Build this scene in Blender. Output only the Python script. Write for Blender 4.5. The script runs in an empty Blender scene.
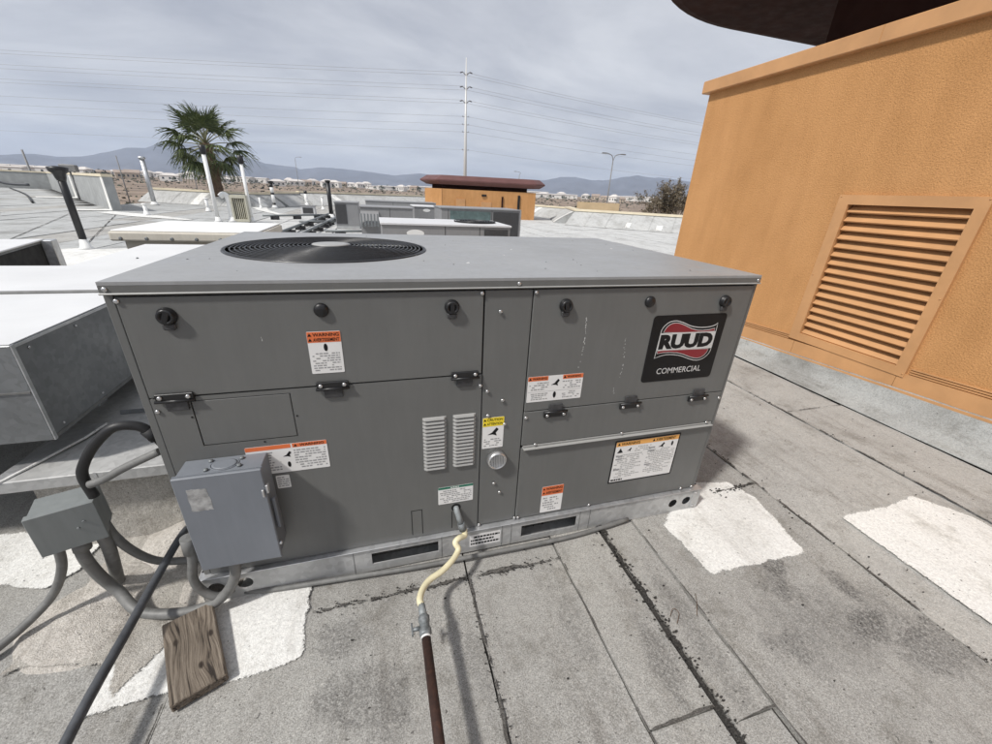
import bpy, bmesh, math, random
from mathutils import Vector, Matrix, Euler, noise
R = math.radians
random.seed(7)
sc = bpy.context.scene
col = sc.collection

# ------------------------------------------------------------------ camera
cam = bpy.data.cameras.new('camera'); cam.sensor_width = 36.0
cam.lens = 396.45 / 992 * 36.0
cam.clip_start = 0.02; cam.clip_end = 30000
co = bpy.data.objects.new('camera', cam); col.objects.link(co)
PITCH, ROLL, YAW = 0.42108, 0.04864, 0.29669
fw = Vector((math.sin(YAW)*math.cos(PITCH), math.cos(YAW)*math.cos(PITCH), -math.sin(PITCH)))
rt = Vector((math.cos(YAW), -math.sin(YAW), 0)); up = rt.cross(fw)
r2 = rt*math.cos(ROLL) + up*math.sin(ROLL); u2 = -rt*math.sin(ROLL) + up*math.cos(ROLL)
m3 = Matrix((r2, u2, -fw)).transposed()
co.matrix_world = Matrix.Translation((0.60137, -1.09111, 1.26371)) @ m3.to_4x4()
sc.camera = co
sc.render.engine = 'CYCLES'; sc.cycles.max_bounces = 6; sc.cycles.diffuse_bounces = 3; sc.cycles.glossy_bounces = 3; sc.cycles.volume_bounces = 1
sc.render.resolution_x, sc.render.resolution_y = 1024, 768

# ------------------------------------------------------------------ sun, sky, exposure
sun_dir = Vector((0.77, 0.37, -1.05)).normalized()          # direction in which the light travels
sl = bpy.data.lights.new('sun', 'SUN'); sl.energy = 3.1; sl.angle = R(4.5); sl.color = (1.0, 0.965, 0.92)
so = bpy.data.objects.new('sun', sl); col.objects.link(so)
so.rotation_euler = (-sun_dir).to_track_quat('Z', 'Y').to_euler()

world = bpy.data.worlds.new('World'); sc.world = world; world.use_nodes = True
wn = world.node_tree; wn.nodes.clear()
def WN(t, **k):
    n = wn.nodes.new(t)
    for a, b in k.items(): setattr(n, a, b)
    return n
wout = WN('ShaderNodeOutputWorld'); wbg = WN('ShaderNodeBackground')
sky = WN('ShaderNodeTexSky'); sky.sky_type = 'NISHITA'; sky.sun_disc = False
sky.sun_elevation = math.asin(-sun_dir.z); sky.sun_rotation = math.atan2(-sun_dir.x, -sun_dir.y)
sky.altitude = 600; sky.dust_density = 2.0
tc = WN('ShaderNodeTexCoord'); sep = WN('ShaderNodeSeparateXYZ'); wn.links.new(tc.outputs['Generated'], sep.inputs[0])
def WM(op, a, b=None):
    n = WN('ShaderNodeMath', operation=op)
    for i, v in enumerate((a, b)):
        if v is None: continue
        if isinstance(v, (int, float)): n.inputs[i].default_value = v
        else: wn.links.new(v, n.inputs[i])
    return n.outputs[0]
zz = WM('ADD', WM('MAXIMUM', sep.outputs[2], 0.0), 0.16)
comb = WN('ShaderNodeCombineXYZ')
wn.links.new(WM('DIVIDE', sep.outputs[0], zz), comb.inputs[0]); wn.links.new(WM('DIVIDE', sep.outputs[1], zz), comb.inputs[1])
rotn = WN('ShaderNodeMapping'); rotn.inputs['Rotation'].default_value = (0, 0, R(28)); rotn.inputs['Scale'].default_value = (0.55, 0.85, 1)
wn.links.new(comb.outputs[0], rotn.inputs[0])
nz = WN('ShaderNodeTexNoise'); nz.inputs['Scale'].default_value = 1.0; nz.inputs['Detail'].default_value = 7; nz.inputs['Roughness'].default_value = 0.6
nz.inputs['Distortion'].default_value = 0.35
wn.links.new(rotn.outputs[0], nz.inputs['Vector'])
ramp = WN('ShaderNodeValToRGB'); e = ramp.color_ramp.elements
e[0].position = 0.34; e[0].color = (0.385, 0.40, 0.45, 1); e[1].position = 0.66; e[1].color = (0.72, 0.73, 0.755, 1)
wn.links.new(nz.outputs[0], ramp.inputs[0])
skm = WN('ShaderNodeMix', data_type='RGBA', blend_type='MULTIPLY'); skm.inputs[0].default_value = 1
wn.links.new(sky.outputs[0], skm.inputs[6]); skm.inputs[7].default_value = (0.10, 0.10, 0.10, 1)
mx = WN('ShaderNodeMix', data_type='RGBA'); mx.inputs[0].default_value = 0.90
wn.links.new(skm.outputs[2], mx.inputs[6]); wn.links.new(ramp.outputs[0], mx.inputs[7])
wn.links.new(mx.outputs[2], wbg.inputs[0]); wbg.inputs[1].default_value = 0.97
wn.links.new(wbg.outputs[0], wout.inputs[0])
sc.view_settings.view_transform = 'Standard'; sc.view_settings.look = 'None'
sc.view_settings.exposure = 0.26; sc.view_settings.gamma = 1.0; sc.view_settings.use_curve_mapping = False

# ------------------------------------------------------------------ material helpers
class NT:
    def __init__(s, name):
        s.m = bpy.data.materials.new(name); s.m.use_nodes = True; s.t = s.m.node_tree
        s.b = s.t.nodes['Principled BSDF']; s.pos = None
    def n(s, t, **k):
        x = s.t.nodes.new(t)
        for a, b in k.items(): setattr(x, a, b)
        return x
    def l(s, a, b): s.t.links.new(a, b)
    def P(s):
        if s.pos is None: s.pos = s.n('ShaderNodeNewGeometry').outputs['Position']
        return s.pos
    def O(s): return s.n('ShaderNodeTexCoord').outputs['Object']
    def noise(s, scale, detail=5, rough=.55, vec=None, dist=0, stretch=None):
        x = s.n('ShaderNodeTexNoise'); x.inputs['Scale'].default_value = scale; x.inputs['Detail'].default_value = detail
        x.inputs['Roughness'].default_value = rough; x.inputs['Distortion'].default_value = dist
        v = vec if vec is not None else s.P()
        if stretch:
            mp = s.n('ShaderNodeMapping'); mp.inputs['Scale'].default_value = stretch; s.l(v, mp.inputs[0]); v = mp.outputs[0]
        s.l(v, x.inputs['Vector']); return x.outputs[0]
    def ramp(s, f, stops):
        r = s.n('ShaderNodeValToRGB'); el = r.color_ramp.elements
        while len(el) < len(stops): el.new(0.5)
        for i, (p, c) in enumerate(stops):
            el[i].position = p
            if isinstance(c, (int, float)): c = (c, c, c)
            el[i].color = (*c, 1)
        s.l(f, r.inputs[0]); return r.outputs[0]
    def mix(s, f, a, b, bt='MIX'):
        x = s.n('ShaderNodeMix', data_type='RGBA', blend_type=bt)
        for v, i in ((f, 0), (a, 6), (b, 7)):
            if isinstance(v, (int, float)):
                x.inputs[i].default_value = v if i == 0 else (v, v, v, 1)
            elif isinstance(v, tuple): x.inputs[i].default_value = (*v, 1)
            else: s.l(v, x.inputs[i])
        return x.outputs[2]
    def math(s, op, a, b=0.0, c=None):
        x = s.n('ShaderNodeMath', operation=op)
        for i, v in enumerate((a, b, c)):
            if v is None: continue
            if isinstance(v, (int, float)): x.inputs[i].default_value = v
            else: s.l(v, x.inputs[i])
        return x.outputs[0]
    def bump(s, h, strength=.3, dist=.005):
        x = s.n('ShaderNodeBump'); x.inputs['Strength'].default_value = strength; x.inputs['Distance'].default_value = dist
        s.l(h, x.inputs['Height']); s.l(x.outputs[0], s.b.inputs['Normal'])
    def color(s, c):
        if isinstance(c, tuple): s.b.inputs['Base Color'].default_value = (*c, 1)
        else: s.l(c, s.b.inputs['Base Color'])
    def rough(s, r):
        if isinstance(r, (int, float)): s.b.inputs['Roughness'].default_value = r
        else: s.l(r, s.b.inputs['Roughness'])
    def metal(s, v): s.b.inputs['Metallic'].default_value = v

MATS = {}
def simple(name, c, rough=.55, metal=0, var=.15, scale=9, bump=0, bscale=120, bdist=.002):
    k = NT(name); c2 = tuple(max(0, x*(1-var)) for x in c); c1 = tuple(min(1, x*(1+var)) for x in c)
    f = k.noise(scale, 6)
    k.color(k.ramp(f, [(.3, c2), (.7, c1)])); k.rough(k.ramp(k.noise(scale*2.3, 4), [(.3, max(.05, rough-.1)), (.7, min(1, rough+.1))])); k.metal(metal)
    if bump: k.bump(k.noise(bscale, 4), bump, bdist)
    MATS[name] = k.m; return k.m

# roof cap sheet: mineral granules, stains
def roof_mat(name, lo, mid, hi, stain=.55, warm=1.0, grime=(), bump=.004):
    k = NT(name)
    g = k.noise(260, 2, .8); g2 = k.noise(95, 3, .7)
    c = k.ramp(g, [(.30, lo), (.5, mid), (.70, hi)])
    c = k.mix(.55, c, k.ramp(g2, [(.32, (.72, .71, .69)), (.5, (1, 1, 1)), (.68, (1.25, 1.24, 1.22))]), 'MULTIPLY')
    s1 = k.noise(1.15, 6, .62, dist=.4); s2 = k.noise(6.5, 5, .7)
    c = k.mix(stain, c, k.ramp(s1, [(.32, (.50, .48, .45)), (.5, (1, 1, 1)), (.72, (1.16, 1.15, 1.12))]), 'MULTIPLY')
    c = k.mix(.55, c, k.ramp(s2, [(.30, (.50, .48, .44)), (.47, (1, 1, 1))]), 'MULTIPLY')
    sk = k.noise(1.6, 6, .7, stretch=(5.5, .9, 1))
    c = k.mix(stain*.9, c, k.ramp(sk, [(.30, (.52, .485, .44)), (.47, (.98, .97, .95)), (.7, (1.10, 1.10, 1.08))]), 'MULTIPLY')
    fl = k.noise(75, 2, .5)
    c = k.mix(k.ramp(fl, [(.70, 0.0), (.74, .75)]), c, (.075, .07, .065))
    if grime:
        sp = k.n('ShaderNodeSeparateXYZ'); k.l(k.P(), sp.inputs[0])
        n = k.noise(6.5, 6, .8, dist=.6); gsp = k.ramp(k.noise(120, 3, .7), [(.36, .1), (.6, 1.0)])
    for (x, y, rx, ry, a) in grime:
        dx = k.math('DIVIDE', k.math('SUBTRACT', sp.outputs[0], x), rx); dy = k.math('DIVIDE', k.math('SUBTRACT', sp.outputs[1], y), ry)
        d = k.math('ADD', k.math('MULTIPLY', dx, dx), k.math('MULTIPLY', dy, dy))
        v = k.math('SUBTRACT', k.math('MULTIPLY', k.math('SUBTRACT', n, .30), 4.6), d)
        f = k.ramp(v, [(.0, 0.0), (.75, a)])
        f2 = k.math('MULTIPLY', f, gsp)
        c = k.mix(f2, c, (.045, .043, .042))
    k.color(c); k.rough(.92); k.b.inputs['Specular IOR Level'].default_value = .2
    k.bump(k.math('ADD', g, k.math('MULTIPLY', k.noise(28, 4), 2.0)), .55, bump)
    MATS[name] = k.m
GR = ((2.02, -.58, .34, .16, .42), (1.90, -.43, .10, .06, .6), (2.10, -.62, .10, .07, .6), (2.26, -.73, .22, .10, .55), (1.98, -.36, .10, .04, .75), (2.16, -.47, .05, .09, .6), (1.74, -.60, .09, .06, .35), (1.5, -.5, .05, .3, .4), (.50, -.42, .16, .12, .5), (.42, -.24, .10, .07, .45), (1.34, -.55, .05, .2, .55), (.80, -.42, .04, .14, .35), (3.1, .75, .12, .07, .7), (3.5, .95, .16, .07, .75), (1.13, -.3, .05, .25, .3))
roof_mat('cap_sheet', (.20, .195, .184), (.335, .33, .315), (.49, .483, .465), grime=GR)
roof_mat('cap_sheet_light', (.28, .276, .265), (.395, .39, .375), (.53, .525, .505), .6, grime=GR[:1])
roof_mat('cap_sheet_coated', (.44, .445, .44), (.54, .545, .54), (.64, .645, .635), .4)
roof_mat('cap_sheet_cant', (.38, .385, .38), (.47, .475, .47), (.56, .565, .555), .45)
roof_mat('cap_sheet_far', (.32, .33, .33), (.43, .44, .44), (.54, .55, .55), .5)
roof_mat('coating_white', (.64, .64, .62), (.745, .745, .725), (.81, .81, .79), .35)
roof_mat('coating_tan', (.34, .32, .29), (.475, .455, .42), (.61, .59, .555), .75, bump=.012)
roof_mat('bitumen', (.02, .02, .02), (.045, .043, .04), (.10, .095, .09), .4)
roof_mat('seam_dirt', (.05, .048, .045), (.105, .10, .094), (.18, .175, .165), .5)
roof_mat('mastic', (.42, .39, .35), (.56, .53, .49), (.70, .675, .64), .7, bump=.02)
roof_mat('flashing', (.27, .28, .275), (.35, .36, .355), (.43, .435, .43), .7)

# painted cabinet
def paint(name, c, rough=.42, dust=.25):
    k = NT(name)
    s = k.noise(3.2, 6, .6); st = k.noise(7, 6, .6, stretch=(6, 6, .8))
    cc = k.mix(dust, c, k.ramp(s, [(.3, (.80, .80, .79)), (.7, (1.22, 1.22, 1.2))]), 'MULTIPLY')
    cc = k.mix(dust*.8, cc, k.ramp(st, [(.3, (.82, .82, .81)), (.7, (1.2, 1.2, 1.18))]), 'MULTIPLY')
    sp = k.noise(260, 2, .5)
    cc = k.mix(k.ramp(sp, [(.70, 0.0), (.78, .22)]), cc, (.35, .34, .32))
    k.color(cc); k.rough(k.ramp(k.noise(11, 5), [(.3, rough-.07), (.7, rough+.1)]))
    k.bump(k.noise(3.2, 2), .16, .010)
    MATS[name] = k.m
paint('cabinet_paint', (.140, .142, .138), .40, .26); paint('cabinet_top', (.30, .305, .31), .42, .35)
paint('cabinet_light', (.34, .34, .33), .4); paint('box_paint', (.185, .20, .225), .45, .3)
paint('junction_paint', (.20, .215, .215), .5, .5)
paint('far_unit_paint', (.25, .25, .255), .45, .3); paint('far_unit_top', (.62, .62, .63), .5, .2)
paint('cream_paint', (.62, .58, .50), .5, .35); paint('louver_cream', (.55, .53, .43), .5, .3)
def galv(name, c, rough=.42, metal=.75):
    k = NT(name)
    v = k.n('ShaderNodeTexVoronoi'); v.inputs['Scale'].default_value = 55; k.l(k.P(), v.inputs['Vector'])
    f = k.ramp(v.outputs['Color'], [(.1, tuple(x*.88 for x in c)), (.9, tuple(min(1, x*1.1) for x in c))])
    f = k.mix(.55, f, k.ramp(k.noise(3.5, 8, .65), [(.3, (.66, .66, .66)), (.55, (1, 1, 1)), (.75, (1.12, 1.12, 1.12))]), 'MULTIPLY')
    k.color(f); k.metal(metal); k.rough(k.ramp(k.noise(8, 6), [(.3, rough-.08), (.7, rough+.14)])); k.bump(k.noise(2.2, 2), .12, .01)
    MATS[name] = k.m
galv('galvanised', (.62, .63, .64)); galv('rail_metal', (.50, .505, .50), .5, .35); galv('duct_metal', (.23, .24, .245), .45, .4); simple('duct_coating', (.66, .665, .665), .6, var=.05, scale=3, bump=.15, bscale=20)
galv('conduit_metal', (.19, .19, .183), .6, .15); galv('cap_metal', (.44, .44, .43), .6, .15)
simple('black_plastic', (.014, .014, .015), .38, bump=.1)
simple('dark_void', (.008, .008, .008), .8)
simple('coil_dark', (.05, .05, .052), .6, var=.4, scale=60)
simple('screw_zinc', (.62, .62, .62), .3, .8)
simple('label_white', (.78, .775, .76), .42, var=.03); simple('label_orange', (.72, .17, .055), .45, var=.06)
simple('label_amber', (.80, .40, .10), .45, var=.06); simple('label_yellow', (.85, .66, .03), .45, var=.06)
simple('label_black', (.009, .009, .010), .45, var=.05); MATS['label_black'].node_tree.nodes['Principled BSDF'].inputs['Specular IOR Level'].default_value = .25; simple('label_green', (.02, .16, .10), .45)
simple('print_grey', (.32, .32, .32), .6, var=.2, scale=200); simple('print_pale', (.42, .42, .41), .6, var=.15, scale=90); simple('logo_red', (.24, .016, .024), .4, var=.05)
simple('logo_silver', (.66, .66, .65), .3, .15, var=.05)
simple('faded_label', (.33, .33, .325), .8, var=.35, scale=70)
simple('scratch_white', (.55, .55, .54), .7, var=.3, scale=200)
simple('rubber_black', (.018, .018, .019), .55, bump=.2, bscale=200)
simple('cable_grey', (.075, .08, .088), .5, var=.3, scale=25)
simple('pipe_cream', (.74, .68, .46), .5, var=.08, scale=30, bump=.2); simple('pipe_grey', (.25, .27, .275), .5, var=.25, scale=60)
simple('valve_metal', (.20, .215, .22), .5, .3, var=.35, scale=90, bump=.4); simple('pipe_white', (.82, .82, .80), .5, var=.06)
def rust():
    k = NT('pipe_rust'); f = k.noise(60, 8, .7); k.color(k.ramp(f, [(.3, (.020, .010, .008)), (.55, (.050, .023, .016)), (.75, (.12, .05, .025))])); k.rough(.7)
    k.bump(f, .3, .002); MATS['pipe_rust'] = k.m
rust()
def stucco():
    k = NT('stucco_orange')
    a = k.noise(130, 3, .6); v = k.n('ShaderNodeTexVoronoi', feature='SMOOTH_F1'); v.inputs['Scale'].default_value = 120; k.l(k.P(), v.inputs['Vector'])
    big = k.noise(1.6, 7, .6); stk = k.noise(2.2, 7, .62, stretch=(3, 3, .7))
    c = k.ramp(big, [(.3, (.490, .256, .104)), (.7, (.565, .302, .130))])
    c = k.mix(.5, c, k.ramp(stk, [(.28, (.80, .77, .74)), (.6, (1.05, 1.05, 1.05))]), 'MULTIPLY')
    c = k.mix(.5, c, k.ramp(a, [(.34, (.62, .60, .57)), (.55, (1.06, 1.06, 1.06))]), 'MULTIPLY')
    k.color(c); k.rough(.93); k.b.inputs['Specular IOR Level'].default_value = .15
    k.bump(k.math('ADD', a, k.math('MULTIPLY', v.outputs['Distance'], .9)), .5, .005); MATS['stucco_orange'] = k.m
stucco()
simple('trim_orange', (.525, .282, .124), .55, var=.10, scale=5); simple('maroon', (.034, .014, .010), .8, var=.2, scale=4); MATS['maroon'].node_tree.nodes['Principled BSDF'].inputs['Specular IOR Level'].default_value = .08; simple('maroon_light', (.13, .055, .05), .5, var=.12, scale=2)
def wood():
    k = NT('weathered_wood'); o = k.O(); core = None
    for kx, ky, am in ((.012, -.062, .014), (-.035, .045, -.010), (.045, .02, .008)):
        sb_ = k.n('ShaderNodeVectorMath', operation='SUBTRACT'); k.l(o, sb_.inputs[0]); sb_.inputs[1].default_value = (kx, ky, .03)
        sc_ = k.n('ShaderNodeVectorMath', operation='MULTIPLY'); k.l(sb_.outputs[0], sc_.inputs[0]); sc_.inputs[1].default_value = (1, .55, .3)
        ln = k.n('ShaderNodeVectorMath', operation='LENGTH'); k.l(sc_.outputs[0], ln.inputs[0])
        f_ = k.math('POWER', 2.718, k.math('MULTIPLY', k.math('MULTIPLY', ln.outputs['Value'], ln.outputs['Value']), -1700.0))
        cb_ = k.n('ShaderNodeCombineXYZ'); k.l(k.math('MULTIPLY', f_, am), cb_.inputs[0]); ad_ = k.n('ShaderNodeVectorMath', operation='ADD'); k.l(o, ad_.inputs[0]); k.l(cb_.outputs[0], ad_.inputs[1]); o = ad_.outputs[0]
        cr_ = k.ramp(ln.outputs['Value'], [(.004, 1.0), (.008, 0.0)]); core = cr_ if core is None else k.mix(1.0, core, cr_, 'ADD')
    gr_ = k.noise(1.0, 5, .6, vec=o, stretch=(75, 4.5, 75), dist=1.0); fine = k.noise(1.0, 4, .7, vec=o, stretch=(260, 9, 260)); blot = k.noise(9, 5, .6, vec=o)
    c = k.ramp(gr_, [(.38, (.030, .023, .018)), (.43, (.14, .115, .09)), (.55, (.20, .168, .134)), (.7, (.26, .225, .185))])
    c = k.mix(.8, c, k.ramp(fine, [(.32, (.5, .48, .46)), (.6, (1.12, 1.11, 1.1))]), 'MULTIPLY')
    c = k.mix(.6, c, k.ramp(blot, [(.3, (.7, .68, .66)), (.65, (1.15, 1.14, 1.12))]), 'MULTIPLY')
    c = k.mix(core, c, (.035, .025, .018))
    k.color(c); k.rough(.9); k.bump(k.math('ADD', gr_, k.math('MULTIPLY', fine, .5)), .9, .005); MATS['weathered_wood'] = k.m
wood()
simple('parapet_grey', (.34, .35, .345), .9, var=.15, scale=2.5, bump=.3, bscale=40); simple('coping_cream', (.70, .62, .46), .7, var=.08, scale=2); simple('parapet_tan', (.58, .44, .27), .9, var=.1, scale=2)
simple('desert', (.23, .172, .125), .95, var=.55, scale=.06); simple('mountain_rock', (.10, .105, .125), 1, var=.35, scale=.004)  # mountain base colour tinted blue-grey, some distance haze put into it
simple('house_white', (.72, .70, .66), .8, var=.1, scale=.05); simple('house_tan', (.50, .42, .33), .8, var=.1, scale=.05); simple('house_roof', (.34, .27, .22), .85, var=.2, scale=.1); simple('roof_pale', (.62, .58, .54), .85, var=.1, scale=.1)
simple('leaf_far', (.035, .05, .025), .9, var=.4, scale=.5); simple('bark', (.13, .085, .055), .95, var=.4, scale=12, bump=.8, bscale=14, bdist=.05)
simple('steel_pole', (.62, .62, .60), .5, .2, var=.05); simple('wire', (.34, .34, .35), .6); simple('insulator', (.10, .10, .11), .5); simple('lamp_steel', (.20, .20, .20), .5)
def leafm(name, a, b, tr=.25):
    k = NT(name); k.color(k.ramp(k.noise(3.5, 3), [(.3, a), (.7, b)])); k.rough(.55)
    k.b.inputs['Subsurface Weight'].default_value = 0; MATS[name] = k.m
leafm('palm_leaf', (.040, .062, .018), (.13, .16, .055)); leafm('palm_petiole', (.20, .20, .10), (.28, .27, .15)); leafm('bush_leaf', (.13, .105, .065), (.21, .165, .105)); leafm('twig', (.085, .065, .045), (.13, .10, .075)); leafm('palm_dead', (.16, .12, .07), (.24, .19, .11))
simple('window_dark', (.03, .035, .04), .2); simple('glass_coil', (.11, .16, .16), .35, var=.3, scale=8)

# ------------------------------------------------------------------ mesh helpers
def box(bm, x0, x1, y0, y1, z0, z1, bev=0, seg=1):
    b2 = bmesh.new(); vs = [b2.verts.new((x, y, z)) for x in (x0, x1) for y in (y0, y1) for z in (z0, z1)]
    for f in ((0, 1, 3, 2), (4, 6, 7, 5), (0, 4, 5, 1), (2, 3, 7, 6), (0, 2, 6, 4), (1, 5, 7, 3)): b2.faces.new([vs[i] for i in f])
    if bev: bmesh.ops.bevel(b2, geom=b2.edges[:], offset=bev, segments=seg, affect='EDGES', profile=.5)
    merge(bm, b2); return bm
def merge(bm, b2):
    me = bpy.data.meshes.new('tmp'); b2.to_mesh(me); b2.free(); bm.from_mesh(me); bpy.data.meshes.remove(me)
def BX(*a, **k): return box(bmesh.new(), *a, **k)
def smooth_path(pts, n=8):
    pts = [Vector(q) for q in pts]
    if len(pts) < 3: return pts
    P = [pts[0]*2-pts[1]] + pts + [pts[-1]*2-pts[-2]]; out = []
    for i in range(1, len(P)-2):
        a, b, c, d = P[i-1], P[i], P[i+1], P[i+2]
        for j in range(n):
            t = j/n; out.append(.5*((2*b)+(c-a)*t+(2*a-5*b+4*c-d)*t*t+(3*b-a-3*c+d)*t**3))
    out.append(pts[-1]); return out
def tube(bm, pts, r, seg=10, cap=True):
    pts = [Vector(q) for q in pts]; n = len(pts)
    rs = r if isinstance(r, (list, tuple)) else [r]*n
    T = [(pts[min(i+1, n-1)]-pts[max(i-1, 0)]).normalized() for i in range(n)]
    nrm = T[0].orthogonal().normalized(); rings = []
    for i in range(n):
        nrm = (nrm - T[i]*nrm.dot(T[i])); nrm = nrm.normalized() if nrm.length > 1e-6 else T[i].orthogonal().normalized()
        b = T[i].cross(nrm)
        rings.append([bm.verts.new(pts[i]+(nrm*math.cos(2*math.pi*k/seg)+b*math.sin(2*math.pi*k/seg))*rs[i]) for k in range(seg)])
    for i in range(n-1):
        for k in range(seg):
            f = bm.faces.new((rings[i][k], rings[i][(k+1) % seg], rings[i+1][(k+1) % seg], rings[i+1][k])); f.smooth = True
    if cap: bm.faces.new(rings[0][::-1]); bm.faces.new(rings[-1])
    return bm
def cyl(bm, a, b, r0, r1=None, seg=20, cap=True): return tube(bm, [a, b], [r0, r0 if r1 is None else r1], seg, cap)
def lathe(bm, prof, M=Matrix(), seg=24):          # prof: (r, h) along local Z
    rings = []
    for r, h in prof: rings.append([bm.verts.new(M @ Vector((r*math.cos(2*math.pi*k/seg), r*math.sin(2*math.pi*k/seg), h))) for k in range(seg)])
    for i in range(len(rings)-1):
        for k in range(seg):
            f = bm.faces.new((rings[i][k], rings[i][(k+1) % seg], rings[i+1][(k+1) % seg], rings[i+1][k])); f.smooth = True
    bm.faces.new(rings[0][::-1]); bm.faces.new(rings[-1]); return bm
def outline_plate(outer, holes, to3, th):         # flat plate with real holes; to3(u, v, w) maps to space
    bm = bmesh.new(); ed = []
    for loop in [outer]+list(holes):
        vs = [bm.verts.new((u, v, 0)) for u, v in loop]
        for i in range(len(vs)): ed.append(bm.edges.new((vs[i], vs[(i+1) % len(vs)])))
    bmesh.ops.triangle_fill(bm, use_beauty=True, use_dissolve=False, edges=ed, normal=(0, 0, 1))
    g = bmesh.ops.extrude_face_region(bm, geom=bm.faces[:])
    for v in g['geom']:
        if isinstance(v, bmesh.types.BMVert): v.co.z += th
    for v in bm.verts: v.co = to3(*v.co)
    bmesh.ops.recalc_face_normals(bm, faces=bm.faces[:]); return bm
def circ(cx, cy, r, n=20, ry=None): return [(cx+r*math.cos(2*math.pi*i/n), cy+(ry or r)*math.sin(2*math.pi*i/n)) for i in range(n)]
def rrect(x0, x1, y0, y1, r, n=4):
    out = []
    for cx, cy, a in ((x1-r, y1-r, 0), (x0+r, y1-r, 90), (x0+r, y0+r, 180), (x1-r, y0+r, 270)):
        for i in range(n+1): t = R(a+90*i/n); out.append((cx+r*math.cos(t), cy+r*math.sin(t)))
    return out
def prism(pts, to3, th):
    bm = bmesh.new(); a = [bm.verts.new(to3(u, v, 0)) for u, v in pts]; b = [bm.verts.new(to3(u, v, th)) for u, v in pts]
    bm.faces.new(a); bm.faces.new(b[::-1]); n = len(a)
    for i in range(n): bm.faces.new((a[i], b[i], b[(i+1) % n], a[(i+1) % n]))
    bmesh.ops.recalc_face_normals(bm, faces=bm.faces[:]); return bm

# ------------------------------------------------------------------ object helpers
def link(name, me, m):
    if isinstance(me, bmesh.types.BMesh):
        b = me; me = bpy.data.meshes.new(name); bmesh.ops.recalc_face_normals(b, faces=b.faces[:]); b.to_mesh(me); b.free()
    if m and not me.materials: me.materials.append(MATS[m])
    o = bpy.data.objects.new(name, me); col.objects.link(o); return o
def tag(o, label=None, cat=None, group=None, kind=None):
    for k, v in (('label', label), ('category', cat), ('group', group), ('kind', kind)):
        if v: o[k] = v
    return o
def root(name, label, cat, loc=(0, 0, 0), group=None, rz=0):
    o = bpy.data.objects.new(name, None); col.objects.link(o); o.location = loc; o.rotation_euler = (0, 0, rz); o.empty_display_size = .1
    return tag(o, label, cat, group)
def part(name, me, m, par, local=False, label=None, kind=None):
    o = link(name, me, m); o.parent = par
    if not local:
        q = par; T = Vector((0, 0, 0))
        r = par if par.parent is None else par.parent
        if par.parent is None and par.type == 'EMPTY': T = Vector(par.location)
        o.matrix_parent_inverse = Matrix.Translation(-T)
    if label: o['label'] = label
    if kind: o['kind'] = kind
    return o
def inst(name, src, par, loc, rot=None, local=False):  # shares mesh data
    o = bpy.data.objects.new(name, src.data); col.objects.link(o); o.parent = par
    T = Vector(par.location) if (par.parent is None and par.type == 'EMPTY' and not local) else Vector((0, 0, 0))
    o.location = Vector(loc)-T
    if rot is not None: o.rotation_euler = rot
    return o
def copy_tree(o, par=None):
    c = o.copy(); col.objects.link(c); c.parent = par
    for ch in [x for x in kids.get(o.name, [])]: copy_tree(ch, c)
    return c
kids = {}
def index_kids():
    kids.clear()
    for o in bpy.data.objects:
        if o.parent: kids.setdefault(o.parent.name, []).append(o)
def text_mesh(s, x0, x1, z0, z1, y, bold=0.0, keep=False):
    cu = bpy.data.curves.new('text', 'FONT'); cu.body = s; cu.size = 1; cu.offset = bold; cu.resolution_u = 3; cu.fill_mode = 'FRONT'
    o = bpy.data.objects.new('text', cu); col.objects.link(o)
    dg = bpy.context.evaluated_depsgraph_get(); me = bpy.data.meshes.new_from_object(o.evaluated_get(dg))
    bpy.data.objects.remove(o); bpy.data.curves.remove(cu)
    xs = [v.co.x for v in me.vertices]; ys = [v.co.y for v in me.vertices]
    ax, bx_, ay, by = min(xs), max(xs), min(ys), max(ys)
    for v in me.vertices:
        v.co = Vector((x0+(v.co.x-ax)/(bx_-ax)*(x1-x0), y, z0+(v.co.y-ay)/(by-ay)*(z1-z0)))
    me.materials.clear(); return me
XZ = lambda y: (lambda u, v, w: Vector((u, y-w, v)))
XY = lambda z: (lambda u, v, w: Vector((u, v, z+w)))

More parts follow.
